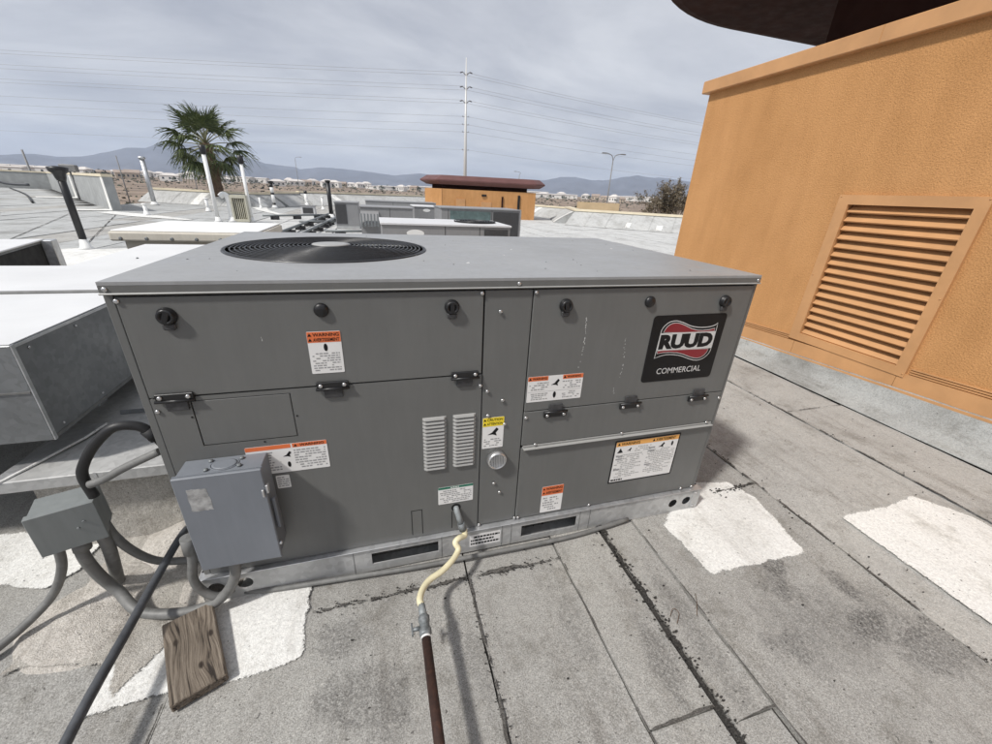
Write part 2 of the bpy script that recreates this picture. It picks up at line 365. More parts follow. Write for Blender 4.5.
# ================================================================== THE SETTING
# roof deck, cut to the parapet line
ROOF = [(-70, -6), (25, -6), (25, 6.6), (10.75, 19.4), (12.6, 24.5), (11, 30), (6, 40), (-4.2, 31), (-5.2, 27.4), (-6.3, 25.9), (-11.5, 28.2), (-9.2, 19.1), (-25, 44), (-70, 38)]
roof = link('roof', prism(ROOF, XY(-.3), .285), 'bitumen'); tag(roof, kind='structure')
def inside(x, y):
    c = False; n = len(ROOF)
    for i in range(n):
        (x1, y1), (x2, y2) = ROOF[i], ROOF[(i+1) % n]
        if (y1 > y) != (y2 > y) and x < (x2-x1)*(y-y1)/(y2-y1)+x1: c = not c
    return c
def sheet(x0, x1, y0, y1, level, m, near=False):
    z1 = .0 + level*.004; z0 = -.018
    step = .035 if near else .6
    bm = bmesh.new(); ya, yb = y0, y1
    nn = max(2, int(min(yb-ya, 4.0)/step)); ys = [ya+(min(yb-ya, 4.0))*i/nn for i in range(nn+1)]
    if yb-ya > 4.0: ys += [ya+4.0+(yb-ya-4.0)*i/8 for i in range(1, 9)]
    amp = .0045 if near else .02
    rows = []
    for y in ys:
        e0 = x0+.002+amp*(noise.noise((x0*7, y*9, 1.3))+.5*noise.noise((x0*7, y*31, 4)))
        e1 = x1-.002+amp*(noise.noise((x1*7, y*9, 1.3))+.5*noise.noise((x1*7, y*31, 4)))
        w = (.0022 if near else .004)
        row = []
        for t in (0, .02, .25, .5, .75, .98, 1):
            x = e0+(e1-e0)*t; dy = (amp*1.6*noise.noise((x*23, y0*5, 8)) if y == ys[0] else 0)
            row.append((x, y+dy, z1+w*noise.noise((x*2.2, y*1.6, level))))
        rows.append(row)
    top = [[bm.verts.new(q) for q in row] for row in rows]
    for i in range(len(top)-1):
        for j in range(6): bm.faces.new((top[i][j], top[i][j+1], top[i+1][j+1], top[i+1][j]))
    ed = [v for v in top[0]]+[r[-1] for r in top[1:]]+[v for v in top[-1][-2::-1]]+[r[0] for r in top[-2:0:-1]]
    lo = [bm.verts.new((v.co.x, v.co.y, z0)) for v in ed]
    for i in range(len(ed)): bm.faces.new((ed[i], lo[i], lo[(i+1) % len(ed)], ed[(i+1) % len(ed)]))
    return part('roofing_sheet', bm, m, roof)
for a in ((-1.9, -.98, -3.0, 1.8, 0, 'cap_sheet'), (-.98, -.02, -3.0, 1.8, 1, 'cap_sheet'), (-.02, .83, -3.0, -.13, 2, 'cap_sheet'), (-.02, .83, -.127, 1.8, 1, 'cap_sheet'), (.833, 1.19, -3.0, -.125, 1, 'cap_sheet'),
          (.833, 1.19, -.122, 1.8, 0, 'cap_sheet'), (1.192, 1.398, -3.0, -.68, 1, 'cap_sheet'), (1.192, 1.402, -.677, 1.8, 2, 'cap_sheet'), (1.425, 1.56, -3.0, -.72, 0, 'cap_sheet'), (1.425, 1.568, -.717, 1.8, 1, 'cap_sheet'),
          (1.572, 2.325, -3.0, .05, 2, 'cap_sheet'), (1.572, 2.325, .053, 1.8, 1, 'cap_sheet'), (2.332, 3.18, -3.0, 1.8, 1, 'cap_sheet_light'), (3.186, 3.69, -3.0, .60, 2, 'cap_sheet_light'), (3.186, 3.69, .603, 1.8, 1, 'cap_sheet_light')):
    sheet(*a, near=True)
x = -33.4; ci = 0
while x < 24:
    x1 = x+.93; ci += 1
    ys = [y*.5 for y in range(0, 88) if inside(x+.05, y*.5) and inside(x1-.05, y*.5) and inside(x+.05, y*.5+.4) and inside(x1-.05, y*.5+.4)]
    ys = [y for y in ys if y >= (1.8 if -2 < x < 3.7 else (3.4 if x >= 3.7 else -.4))]
    if ys:
        a, b = min(ys)+random.uniform(0, .0), max(ys)+.3
        if -2 < x < 3.7: a = 1.81
        y = a; k = 0
        while y < b-.5:
            L = random.uniform(7, 10.5); y1 = min(b, y+L)
            if b-y1 < 2: y1 = b
            mid = (y+y1)/2
            if x > 4: mm = 'cap_sheet_coated'
            elif x > -3.5: mm = 'cap_sheet_coated' if mid < 22 else 'cap_sheet_light'
            else: mm = 'cap_sheet_far' if (ci+k) % 5 else 'cap_sheet_light'
            if -3.6 < x < -1.2 and mid < 9: mm = 'cap_sheet'
            sheet(x, x1, y, y1-.03, (ci+k) % 3, mm); y = y1; k += 1
    x = x1+.035
# liquid coating patches, ragged outlines
def ragged(pts, amp=.012, step=.02, seed=0, rad=0):
    out = []; n = len(pts)
    for i in range(n):
        a, b = Vector((*pts[i], 0)), Vector((*pts[(i+1) % n], 0)); L = (b-a).length; k = max(2, int(L/step)); nrm = Vector((-(b-a).y, (b-a).x, 0)).normalized()
        for j in range(k):
            q = a.lerp(b, j/k); d = amp*(noise.noise((q.x*14+seed, q.y*14, seed))+.7*noise.noise((q.x*50, q.y*50+seed, 3))+.5*noise.noise((q.x*140, q.y*140, 9+seed)))
            q = q+nrm*d; out.append((q.x, q.y))
    return out
def worn(src, name):
    m = MATS[src].copy(); m.name = name; t = m.node_tree; out = t.nodes['Material Output']; pb = t.nodes['Principled BSDF']
    at_ = t.nodes.new('ShaderNodeAttribute'); at_.attribute_name = 'edge'; g_ = t.nodes.new('ShaderNodeNewGeometry')
    def nz_(sc_, d): n = t.nodes.new('ShaderNodeTexNoise'); n.inputs['Scale'].default_value = sc_; n.inputs['Detail'].default_value = d; n.inputs['Roughness'].default_value = .7; t.links.new(g_.outputs['Position'], n.inputs['Vector']); return n.outputs[0]
    def mt(op, a, b): 
        n = t.nodes.new('ShaderNodeMath'); n.operation = op
        for i_, v in enumerate((a, b)):
            if isinstance(v, (int, float)): n.inputs[i_].default_value = v
            else: t.links.new(v, n.inputs[i_])
        return n.outputs[0]
    f = mt('ADD', mt('MULTIPLY', at_.outputs['Fac'], 1.5), mt('MULTIPLY', mt('SUBTRACT', mt('ADD', mt('MULTIPLY', nz_(40, 4), .55), mt('MULTIPLY', nz_(230, 3), .45)), .5), 2.6))
    r = t.nodes.new('ShaderNodeMapRange'); r.inputs[1].default_value = .42; r.inputs[2].default_value = .66; t.links.new(f, r.inputs[0])
    mx_ = t.nodes.new('ShaderNodeMixShader'); tr_ = t.nodes.new('ShaderNodeBsdfTransparent')
    t.links.new(r.outputs[0], mx_.inputs[0]); t.links.new(tr_.outputs[0], mx_.inputs[1]); t.links.new(pb.outputs[0], mx_.inputs[2]); t.links.new(mx_.outputs[0], out.inputs['Surface'])
    MATS[name] = m
worn('coating_white', 'coating_white_worn'); worn('coating_tan', 'coating_tan_worn')
def patch(pts, z, m, name='coating_patch', amp=.012, seed=0, cell=.013, wear=.028):
    poly = ragged(pts, amp*.6, .03, seed) if cell < .02 else list(pts)
    n = len(poly); x0 = min(q[0] for q in poly)-cell; x1 = max(q[0] for q in poly)+cell; y0 = min(q[1] for q in poly)-cell; y1 = max(q[1] for q in poly)+cell
    def inp(x, y):
        c = False; d = 9.0
        for i in range(n):
            (ax, ay), (bx2, by2) = poly[i], poly[(i+1) % n]
            if (ay > y) != (by2 > y) and x < (bx2-ax)*(y-ay)/(by2-ay)+ax: c = not c
            ex, ey = bx2-ax, by2-ay; t = max(0, min(1, ((x-ax)*ex+(y-ay)*ey)/(ex*ex+ey*ey+1e-12))); d = min(d, math.hypot(x-ax-ex*t, y-ay-ey*t))
        return d if c else -d
    ni, nj = int((x1-x0)/cell)+1, int((y1-y0)/cell)+1
    D_ = {(i, j): inp(x0+i*cell, y0+j*cell) for i in range(ni+1) for j in range(nj+1)}
    bm = bmesh.new(); lay = bm.verts.layers.float.new('edge'); vv = {}
    def V(i, j):
        if (i, j) not in vv: v = bm.verts.new((x0+i*cell, y0+j*cell, z)); v[lay] = max(-.4, min(1, D_[i, j]/wear)); vv[i, j] = v
        return vv[i, j]
    for i in range(ni):
        for j in range(nj):
            if max(D_[i, j], D_[i+1, j], D_[i, j+1], D_[i+1, j+1]) > -.3*wear: bm.faces.new((V(i, j), V(i+1, j), V(i+1, j+1), V(i, j+1)))
    return part(name, bm, m+'_worn', roof)
patch([(1.93, .16), (2.20, .10), (2.25, -.03), (2.17, -.35), (1.70, -.335), (1.675, -.07), (1.78, .0), (1.9, .02)], .0115, 'coating_white', amp=.014, seed=1)
patch([(2.51, -.21), (2.80, -.215), (3.03, -.19), (3.15, -.36), (3.16, -.75), (2.50, -.75)], .0115, 'coating_white', amp=.007, seed=2)
patch([(.31, .10), (.313, -.28), (.12, -.30), (-.05, -.285), (-.22, -.30), (-.23, -.10), (-.05, .10)], .0125, 'coating_white', amp=.012, seed=3)
patch([(-.16, -.29), (-.20, -.17), (-.40, -.12), (-.48, -.13), (-.42, 0.05), (-.43, .42), (-.05, .42), (.0, .08), (-.06, -.12)], .0158, 'coating_tan', amp=.016, seed=4)
patch([(-.53, .16), (-.47, .22), (-.45, .42), (-.9, .5), (-1.0, .30)], .0105, 'coating_white', amp=.014, seed=5)
for i, q in enumerate(((-1.8, 4.6, 1.2, .5), (-3.3, 7.2, 1.6, .7), (7.2, 11.5, .8, .18), (8.6, 15.5, 1.5, .3))):
    patch([(q[0], q[1]), (q[0]+q[2], q[1]-.1), (q[0]+q[2]+.2, q[1]+q[3]), (q[0]+.1, q[1]+q[3]+.1)], .016, 'coating_white', amp=.08, seed=20+i, cell=.08, wear=.3)
patch([(-5.6, 4.8), (-1.4, 4.8), (-1.2, 7.6), (-3.9, 8.6), (-5.0, 8.4)], .018, 'coating_white', amp=.08, seed=31, cell=.09, wear=.5)
patch([(-9.1, 18.9), (-7.0, 17.4), (-5.2, 15.6), (-5.4, 15.2), (-7.6, 16.4), (-9.3, 17.9)], .018, 'coating_white', amp=.08, seed=32, cell=.09, wear=.3)
patch([(-6.0, 25.4), (-5.0, 22.5), (-3.6, 19.6), (-2.3, 18.8), (-2.6, 19.8), (-3.5, 20.6), (-4.4, 23), (-5.2, 26.3)], .018, 'coating_white', amp=.08, seed=33, cell=.09, wear=.3)
# lumpy mastic round the pipe penetrations
def mound(x, y, r, h, m='mastic', seed=0, ax=1.0):
    bm = bmesh.new(); nr, ns = 9, 28; rings = []
    for i in range(nr+1):
        t = i/nr; ring = []
        for k in range(ns):
            a = 2*math.pi*k/ns; rr = r*t*(1+.22*noise.noise((math.cos(a)*1.5+seed, math.sin(a)*1.5, seed)))
            px, py = x+rr*math.cos(a)*ax, y+rr*math.sin(a)
            hh = h*(1-t)**1.4+.006*noise.noise((px*30, py*30, seed))*(1-t*.5)
            ring.append(bm.verts.new((px, py, .004+max(hh, 0)+(.012 if t < 1 else 0))))
        rings.append(ring)
    for i in range(nr):
        for k in range(ns):
            f = bm.faces.new((rings[i][k], rings[i][(k+1) % ns], rings[i+1][(k+1) % ns], rings[i+1][k])); f.smooth = True
    bmesh.ops.remove_doubles(bm, verts=rings[0], dist=.0005)
    return part('mastic_mound', bm, m, roof)
mound(-.31, .12, .11, .035, seed=3); mound(-.17, .30, .16, .07, seed=5); mound(-.34, .02, .16, .018, seed=6); mound(-.10, .22, .12, .03, seed=9); mound(-.02, .06, .1, .02, seed=8)

# debris: leaves, grit along the open lap
bm = bmesh.new(); rng = random.Random(5)
def flake(x, y, s, zb=.012):
    a = rng.uniform(0, 6.28); q = []
    for k in range(5): r_ = s*rng.uniform(.6, 1.2); t = a+k*1.2566; q.append((x+r_*math.cos(t), y+.6*r_*math.sin(t)))
    lo = [bm.verts.new((u, v, zb)) for u, v in q]; hi = [bm.verts.new((u, v, zb+s*rng.uniform(.2, .6))) for u, v in q]
    bm.faces.new(hi)
    for k in range(5): bm.faces.new((lo[k], lo[(k+1) % 5], hi[(k+1) % 5], hi[k]))
for i in range(420):
    y = rng.uniform(-1.2, .0); flake(1.412+rng.gauss(0, .014), y, rng.uniform(.002, .0065))
for i in range(200): flake(rng.uniform(.33, 1.19), -.127+rng.gauss(0, .010), rng.uniform(.0015, .005))
for i in range(90): flake(.832+rng.gauss(0, .008), rng.uniform(-.8, -.15), rng.uniform(.0015, .004))
for i in range(110): flake(2.328+rng.gauss(0, .012), rng.uniform(-.9, .9), rng.uniform(.0015, .006))
for i in range(170): flake(rng.uniform(.3, 3.6), rng.uniform(-1, 1.2), rng.uniform(.002, .006), .010)
for i in range(60): flake(3.183+rng.gauss(0, .01), rng.uniform(-.8, 1.2), rng.uniform(.002, .006))
for i in range(70): flake(rng.uniform(2.05, 2.3), .045+rng.gauss(0, .012), rng.uniform(.002, .006))
tag(link('roof_debris', bm, 'bitumen'), 'dark grit, bark bits and dry leaves scattered on the roof sheets', 'debris', kind='stuff')
for k, pts in enumerate(([(1.592, -.379, .012), (1.57, -.41, .018), (1.54, -.448, .012)], [(1.448, -.429, .013), (1.47, -.413, .022), (1.480, -.43, .02), (1.455, -.455, .013)])):
    bm = tube(bmesh.new(), smooth_path(pts, 6), .0011, 5)
    tag(link('dry_twig', bm, 'bark'), ('thin straight dry twig lying on the roof below the square white patch', 'curled dry twig lying beside the dark open roof seam')[k], 'twig')

def bleed(a, b, w, seed, gap=.35, step=.008, z=.0125):
    a, b = Vector((*a, z)), Vector((*b, z)); d = (b-a).normalized(); nrm = Vector((-d.y, d.x, 0)); L = (b-a).length; n = int(L/step); g = bmesh.new(); prev = None
    for i in range(n+1):
        q = a+d*(L*i/n); t = q.x*6+q.y*6
        wl = w*max(0, noise.noise((t*1.1, seed, 1))+.5*noise.noise((t*5, seed, 2))+gap-.1); wr = w*max(0, noise.noise((t*1.3, seed, 5))+.6*noise.noise((t*6, seed, 6))+gap-.2)
        if wl+wr < .0012: prev = None; continue
        cur = (g.verts.new(q+nrm*wl), g.verts.new(q-nrm*wr))
        if prev: g.faces.new((prev[0], prev[1], cur[1], cur[0]))
        prev = cur
    part('tar_bleed', g, 'bitumen' if abs(a.x-1.412) < .01 else 'seam_dirt', roof)
for k, (a, b, w) in enumerate((((.32, -.128), (1.19, -.124), .016), ((.832, -1.2), (.832, -.13), .010), ((1.191, -1.2), (1.191, .0), .005), ((1.412, -1.2), (1.412, .0), .022), ((1.57, -1.2), (1.57, .0), .006), ((2.328, -1.2), (2.328, 1.6), .010), ((3.183, -1.2), (3.183, 1.6), .012), ((3.69, -1.2), (3.69, 1.8), .009), ((1.20, -.679), (1.40, -.679), .008), ((1.43, -.719), (1.565, -.719), .008), ((2.08, .05), (2.32, .052), .018), ((3.19, .602), (3.69, .602), .012), ((-.02, -1.2), (-.02, -.3), .006))):
    bleed(a, b, w, k*3.7)
for k in range(9):
    x_ = -16.5+1.5*k; L_ = 9.5; dx, dy = math.sin(R(-22)), math.cos(R(-22)); y_ = 8.0+.5*(k % 2)
    bleed((x_, y_), (x_+dx*L_, y_+dy*L_), .018, 50+k*2.3, .7, .12, .017)
for k, (x_, y_) in enumerate(((-11, 9.5), (-9.5, 12.5), (-8, 10.5), (-6.8, 13.4), (-12.5, 14))): bleed((x_, y_), (x_+1.4, y_+.45), .03, 80+k, .5, .1, .017)
# ground beyond the building, mountains
bm = bmesh.new(); rings = []
def gz(d): return -6.0+max(0, min(d-230, 500))*.016+max(0, d-730)*.004
for d in (0.5, 30, 80, 150, 230, 300, 400, 520, 640, 800, 1200, 2000, 3500, 6000, 12000):
    rings.append([bm.verts.new((d*math.sin(R(a)), d*math.cos(R(a)), gz(d)+(.9*noise.noise((a*.4, d*.02, 2)) if 100 < d < 700 else 0))) for a in range(0, 360, 5)])
for i in range(len(rings)-1):
    for k in range(72): bm.faces.new((rings[i][k], rings[i][(k+1) % 72], rings[i+1][(k+1) % 72], rings[i+1][k]))
tag(link('ground', bm, 'desert'), kind='structure')
MT = [(-75, 90), (-60, 70), (-50, 110), (-42, 60), (-35.3, 60), (-32.0, 84), (-30.2, 104), (-28.4, 96), (-26.7, 108), (-25.2, 140), (-23.3, 185), (-22.1, 186), (-20.9, 226), (-18.8, 242), (-17.1, 239), (-15.8, 224), (-14.0, 176), (-12.9, 174), (-11.6, 146), (-8.0, 130), (-5.8, 160), (-3.0, 156), (-.7, 148), (2.9, 125), (6, 159), (8.5, 140), (12.4, 135), (17, 140), (22.2, 152), (24, 189), (25.9, 196), (27.9, 172), (30.1, 179), (32.1, 215), (33.5, 229), (35.1, 214), (36.4, 218), (39.7, 188), (44.9, 184), (50.7, 148), (60, 180), (75, 120)]
def mh(a):
    for (a0, h0), (a1, h1) in zip(MT, MT[1:]):
        if a0 <= a <= a1: return h0+(h1-h0)*(a-a0)/(a1-a0)
    return 60
bm = bmesh.new(); rows = []
for j, (d, f) in enumerate(((3600, -.12), (3900, .10), (4200, .30), (4500, .58), (4750, .82), (5000, 1.0), (5400, .6), (6200, -.2))):
    row = []
    for i in range(301):
        a = -75+150*i/300; h = mh(a)
        n = noise.noise((a*.55, d*.0016, 0))+.6*noise.noise((a*1.6, d*.004, 5))+.35*noise.noise((a*4, d*.009, 7))
        h = h*(1.22 if a < -8 else 1.1); z = h*f+(h*.16*n if 0 < f < 1 else h*.03*noise.noise((a*3, 1, 1)))
        row.append(bm.verts.new((.6+d*math.sin(R(a)), -1+d*math.cos(R(a)), z+1.3)))
    rows.append(row)
for j in range(len(rows)-1):
    for i in range(300): f = bm.faces.new((rows[j][i], rows[j][i+1], rows[j+1][i+1], rows[j+1][i])); f.smooth = True
tag(link('mountains', bm, 'mountain_rock'), kind='structure')

# far houses and trees (each a thing, copied)
def mk_house(name, label, w, d, h, rh, wm, rm, hip=False):
    r = root(name, label, 'house', group='houses')
    part('wall', BX(-w/2, w/2, -d/2, d/2, -3, h), wm, r, True)
    bm = bmesh.new(); o = .5
    e = [bm.verts.new(q) for q in ((-w/2-o, -d/2-o, h), (w/2+o, -d/2-o, h), (w/2+o, d/2+o, h), (-w/2-o, d/2+o, h))]
    i = d*.45 if hip else 0
    t = [bm.verts.new((-w/2-o+i, 0, h+rh)), bm.verts.new((w/2+o-i, 0, h+rh))]
    for f in ((e[0], e[1], t[1], t[0]), (e[1], e[2], t[1]), (e[2], e[3], t[0], t[1]), (e[3], e[0], t[0]), (e[3], e[2], e[1], e[0])): bm.faces.new(f)
    part('roof', bm, rm, r, True)
    for k in (-.3, .05, .32):
        part('window', BX(k*w-.7, k*w+.7, -d/2-.06, -d/2-.01, h*.35, h*.7), 'window_dark', r, True)
    return r
H = [mk_house('house', 'white far house with pale hipped roof in the row before the mountains', 13, 10, 5.2, 2.4, 'house_white', 'roof_pale', True),
     mk_house('house', 'tan far house with brown gabled roof in the row before the mountains', 12, 9, 4.4, 2.2, 'house_tan', 'house_roof'),
     mk_house('warehouse', 'long low white far building in the row before the mountains', 30, 14, 4.6, .8, 'house_white', 'roof_pale')]
for o, g in zip(H, ('white far houses', 'tan far houses', 'long white far buildings')): o['group'] = g
def mk_ftree():
    r = root('tree', 'small dark tree standing among the far houses', 'tree', group='trees among the far houses')
    part('trunk', cyl(bmesh.new(), (0, 0, -2), (0, 0, 3), .25, .15, 6), 'bark', r, True)
    bm = bmesh.new(); g = random.Random(3)
    for k in range(46):
        c = Vector((g.gauss(0, 1.3), g.gauss(0, 1.3), 3.6+g.gauss(0, .9))); s = g.uniform(.5, 1.0)
        vs = [bm.verts.new(c+Vector((g.uniform(-s, s), g.uniform(-s, s), g.uniform(-s, s)))) for _ in range(4)]
        for f in ((0, 1, 2), (0, 2, 3), (0, 3, 1), (1, 3, 2)): bm.faces.new([vs[i] for i in f])
    part('crown', bm, 'leaf_far', r, True); return r
FT = mk_ftree(); index_kids()
rng = random.Random(11); used = [0, 0, 0]
def azpos(a, d): return Vector((.6+d*math.sin(R(a)), -1.09+d*math.cos(R(a)), gz(d)))
a = -36.0; n = 0
while a < 41:
    if 14.5 < a < 20: a += 2; continue
    k = rng.choice((0, 0, 0, 1, 2)); d = rng.uniform(520, 760)
    o = H[k] if not used[k] else copy_tree(H[k]); used[k] = 1
    o.location = azpos(a, d); o.rotation_euler = (0, 0, R(-a+rng.uniform(-35, 35))); o.scale = (rng.uniform(.75, 1.5), rng.uniform(.8, 1.2), rng.uniform(.75, 1.25))
    a += rng.uniform(.6, 1.3)*(1.7 if k == 2 else 1); n += 1
ft = True
a = -36.0
while a < 41:
    d = rng.uniform(470, 640); o = FT if ft else copy_tree(FT); ft = False
    s = rng.uniform(.6, 1.25); o.location = azpos(a, d); o.scale = (s, s, s); o.rotation_euler = (0, 0, rng.uniform(0, 6)); a += rng.uniform(.3, 1.3)

bm = bmesh.new(); rng = random.Random(77)
for i in range(2600):
    a = rng.uniform(-38, 42); d = rng.uniform(150, 640); q = azpos(a, d); sz = rng.uniform(.25, .9)*(1 if d < 400 else 1.5)
    vs = [bm.verts.new(q+Vector((rng.uniform(-sz, sz)*1.5, rng.uniform(-sz, sz)*1.5, rng.uniform(-.2, 1.3)*sz))) for _ in range(5)]
    for f in ((0, 1, 2), (0, 2, 3), (0, 3, 4), (1, 2, 4)): bm.faces.new([vs[k] for k in f])
tag(link('desert_scrub', bm, 'leaf_far'), 'sparse low desert scrub on the brown ground before the houses', 'scrub', kind='stuff')
# ================================================================== PARAPETS
def parapet(name, label, p0, p1, top, t=.28, cop=True, strips=(), mat='parapet_grey', copm='coping_cream', bot=-1.0, slope=0):
    a, b = Vector((*p0, 0)), Vector((*p1, 0)); d = (b-a).normalized(); n = Vector((d.y, -d.x, 0))   # n points to the roof side
    mid = (a+b)/2
    if not inside(mid.x+n.x*.5, mid.y+n.y*.5): n = -n
    r = root(name, label, 'wall', (a.x, a.y, 0))
    def slab(s0, s1, w0, w1, z0, z1):
        bm = bmesh.new(); L = (b-a).length
        vs = [bm.verts.new(a+d*s+n*w+Vector((0, 0, z))) for s in (s0, s1) for w in (w0, w1) for z in (z0, z1)]
        for f in ((0, 1, 3, 2), (4, 6, 7, 5), (0, 4, 5, 1), (2, 3, 7, 6), (0, 2, 6, 4), (1, 5, 7, 3)): bm.faces.new([vs[i] for i in f])
        return bm
    L = (b-a).length
    part('wall', slab(0, L, -t, 0, bot, top), mat, r)
    if cop: part('coping', slab(-.02, L+.02, -t-.03, .035, top-.01, top+.09), copm, r)
    if slope:
        def ramp_(s0, s1, lift, t0=0.0, t1=1.0, base=.02):
            bm = bmesh.new(); prof = [(.001+(slope-.001)*(1-(1-u)**1.6), (top-.06)*(1-u)**1.35+base) for u in [t0+(t1-t0)*i/6 for i in range(7)]]
            A_ = [bm.verts.new(a+d*s0+n*w+Vector((0, 0, z+lift))) for w, z in prof]; B_ = [bm.verts.new(a+d*s1+n*w+Vector((0, 0, z+lift))) for w, z in prof]
            for i in range(6): bm.faces.new((A_[i], A_[i+1], B_[i+1], B_[i]))
            if lift < 0:
                for E_ in (A_, B_): bm.faces.new(E_+[bm.verts.new(Vector((E_[-1].co.x, E_[-1].co.y, -.01))), bm.verts.new(Vector((E_[0].co.x, E_[0].co.y, -.01)))])
            return bm
        q_ = 0.0; k_ = 0
        while q_ < L: part('cant_sheet', ramp_(q_+.004, min(L, q_+.986), .004*(k_ % 2)), 'cap_sheet_cant', r); q_ += 1.0; k_ += 1
        part('cant_base', ramp_(0, L, -.012), 'cap_sheet_far', r)
        for (s, w, h0, h1, run) in strips: part('coating_strip', ramp_(s, s+w, .012, h0 if h0 > .3 else .02, h1 if h0 > .3 else 1.0), 'coating_white', r)
        return r
    for (s, w, h0, h1, run) in strips:
        bm = slab(s, s+w, .004, .016, h0, h1)
        part('coating_strip', bm, 'coating_white', r)
        if run: part('coating_strip', slab(s-w*.3, s+w*1.2, .004, run, .012, .03), 'coating_white', r)
    return r
parapet('parapet_wall', 'tall grey parapet wall at far left with cream coping and white corner strip', (-25, 44), (-9.2, 19.1), 1.22, strips=((28.9, .55, .03, 1.21, 1.0), (17.0, .9, .03, 1.2, 1.6)))
parapet('parapet_wall', 'far grey parapet wall at the left photo edge with hoses lying against it', (-70, 38), (-25, 44), 1.22)
parapet('parapet_wall', 'low grey parapet wall behind the leaning white pipes by the palm', (-11.5, 28.2), (-6.3, 25.9), .66, slope=1.0, strips=((3.2, .5, .1, .64, 1.2),))
parapet('parapet_wall', 'short grey parapet return left of the small black vent', (-6.3, 25.9), (-5.2, 27.4), .66, slope=1.0, strips=((.3, .4, .05, .64, .8),))
parapet('parapet_wall', 'grey parapet wall running behind the row of vents and units', (-5.2, 27.4), (-4.2, 31), .72, slope=1.0)
parapet('parapet_wall', 'long pale parapet wall at the far end behind the rooftop units', (-4.2, 31), (6, 40), .78, slope=1.5, strips=((2.2, .5, .1, .76, .9),))
parapet('parapet_wall', 'grey parapet wall right of the small orange tower', (11, 30), (12.6, 24.5), .62, slope=1.0, strips=((3.0, .4, .1, .6, .7),))
parapet('parapet_wall', 'stepped grey parapet piece with a white end strip beside the tower', (12.6, 24.5), (10.75, 19.4), .66, slope=1.0, strips=((4.6, .45, .02, .64, .9),))
parapet('parapet_wall', 'long grey parapet wall on the right below the bare bush', (10.75, 19.4), (25, 6.6), .66, slope=1.5, strips=((2.9, .22, .45, .8, .35), (4.3, .26, .5, .85, .35)))
parapet('parapet_wall', 'tan back of a taller parapet left of the street lamp', (14.2, 26.0), (16.5, 24.4), 1.05, mat='parapet_tan', cop=False)

# ================================================================== MAIN ROOFTOP UNIT
W, D, ZB, ZT = 1.88, 1.16, .12, 1.048
unit = root('rooftop_air_conditioner', 'large dark grey packaged rooftop air conditioner with a round fan grille on top', 'air conditioner', (W/2, D/2, .01))
U = unit
bm = BX(.012, W-.012, .012, D-.012, ZB, 1.02)
# leave the fan well open: dark shroud is a separate part
part('cabinet_shell', bm, 'dark_void', U)
FX, FY, FR = .436, .60, .352
# top cap with real fan opening
bm = outline_plate([(.0, -.0075), (W, -.0075), (W, D+.005), (.0, D+.005)], [circ(FX, FY, FR, 64)], XY(1.040), .008)
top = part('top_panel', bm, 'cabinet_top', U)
bm = bmesh.new(); box(bm, .0, W, -.0075, -.0052, 1.0235, 1.0395); box(bm, .0, .0025, -.0050, D+.005, 1.0235, 1.0395); box(bm, W-.0025, W, -.0050, D+.005, 1.0235, 1.0395)
part('top_lip', bm, 'cabinet_paint', U)
part('drip_edge', BX(-.001, W+.001, -.0125, -.0055, 1.0190, 1.0232, bev=.0015), 'cabinet_light', U)
bm = bmesh.new(); tube(bm, [(FX+FR*math.cos(t*math.pi/32), FY+FR*math.sin(t*math.pi/32), 1.047) for t in range(65)], .006, 8, False); part('fan_rim', bm, 'black_plastic', U)
# shroud and fan
bm = bmesh.new(); lathe(bm, [(FR-.012, 1.0215), (FR-.012, 1.0385)], Matrix.Translation((FX, FY, 0)), 48)
part('fan_shroud', bm, 'dark_void', U)
gr = bmesh.new()
def dome(r): return 1.051+.009*(1-(r/FR)**2)
for i in range(19):
    rr = .07+(FR-.075)*i/18
    tube(gr, [(FX+rr*math.cos(t*math.pi/28), FY+rr*math.sin(t*math.pi/28), dome(rr)) for t in range(57)], .0026, 5, False)
for i in range(12):
    t = 2*math.pi*i/12+.1
    tube(gr, [(FX+rr*math.cos(t), FY+rr*math.sin(t), dome(rr)-.004) for rr in (.05, .15, .25, FR+.004)], .0032, 5)
part('fan_grille', gr, 'black_plastic', U)
bm = bmesh.new(); lathe(bm, [(.068, 1.059), (.068, 1.0635), (.050, 1.0655), (.012, 1.0665)], Matrix.Translation((FX, FY, 0)), 28); part('grille_hub', bm, 'cabinet_light', U)
for i in range(4):
    bm = bmesh.new(); a0 = i*math.pi/2+.5; g = []
    for k in range(5):
        rr = .08+.24*k/4; row = []
        for s in range(5):
            a1 = a0+(s/4-.5)*(.95-.1*k); row.append(bm.verts.new((FX+rr*math.cos(a1), FY+rr*math.sin(a1), 1.0385+(s/4-.5)*.022)))
        g.append(row)
    for k in range(4):
        for s in range(4): bm.faces.new((g[k][s], g[k][s+1], g[k+1][s+1], g[k+1][s]))
    bm.normal_update(); bmesh.ops.solidify(bm, geom=bm.faces[:], thickness=.002)
    part('fan_blade', bm, 'cabinet_light', U)
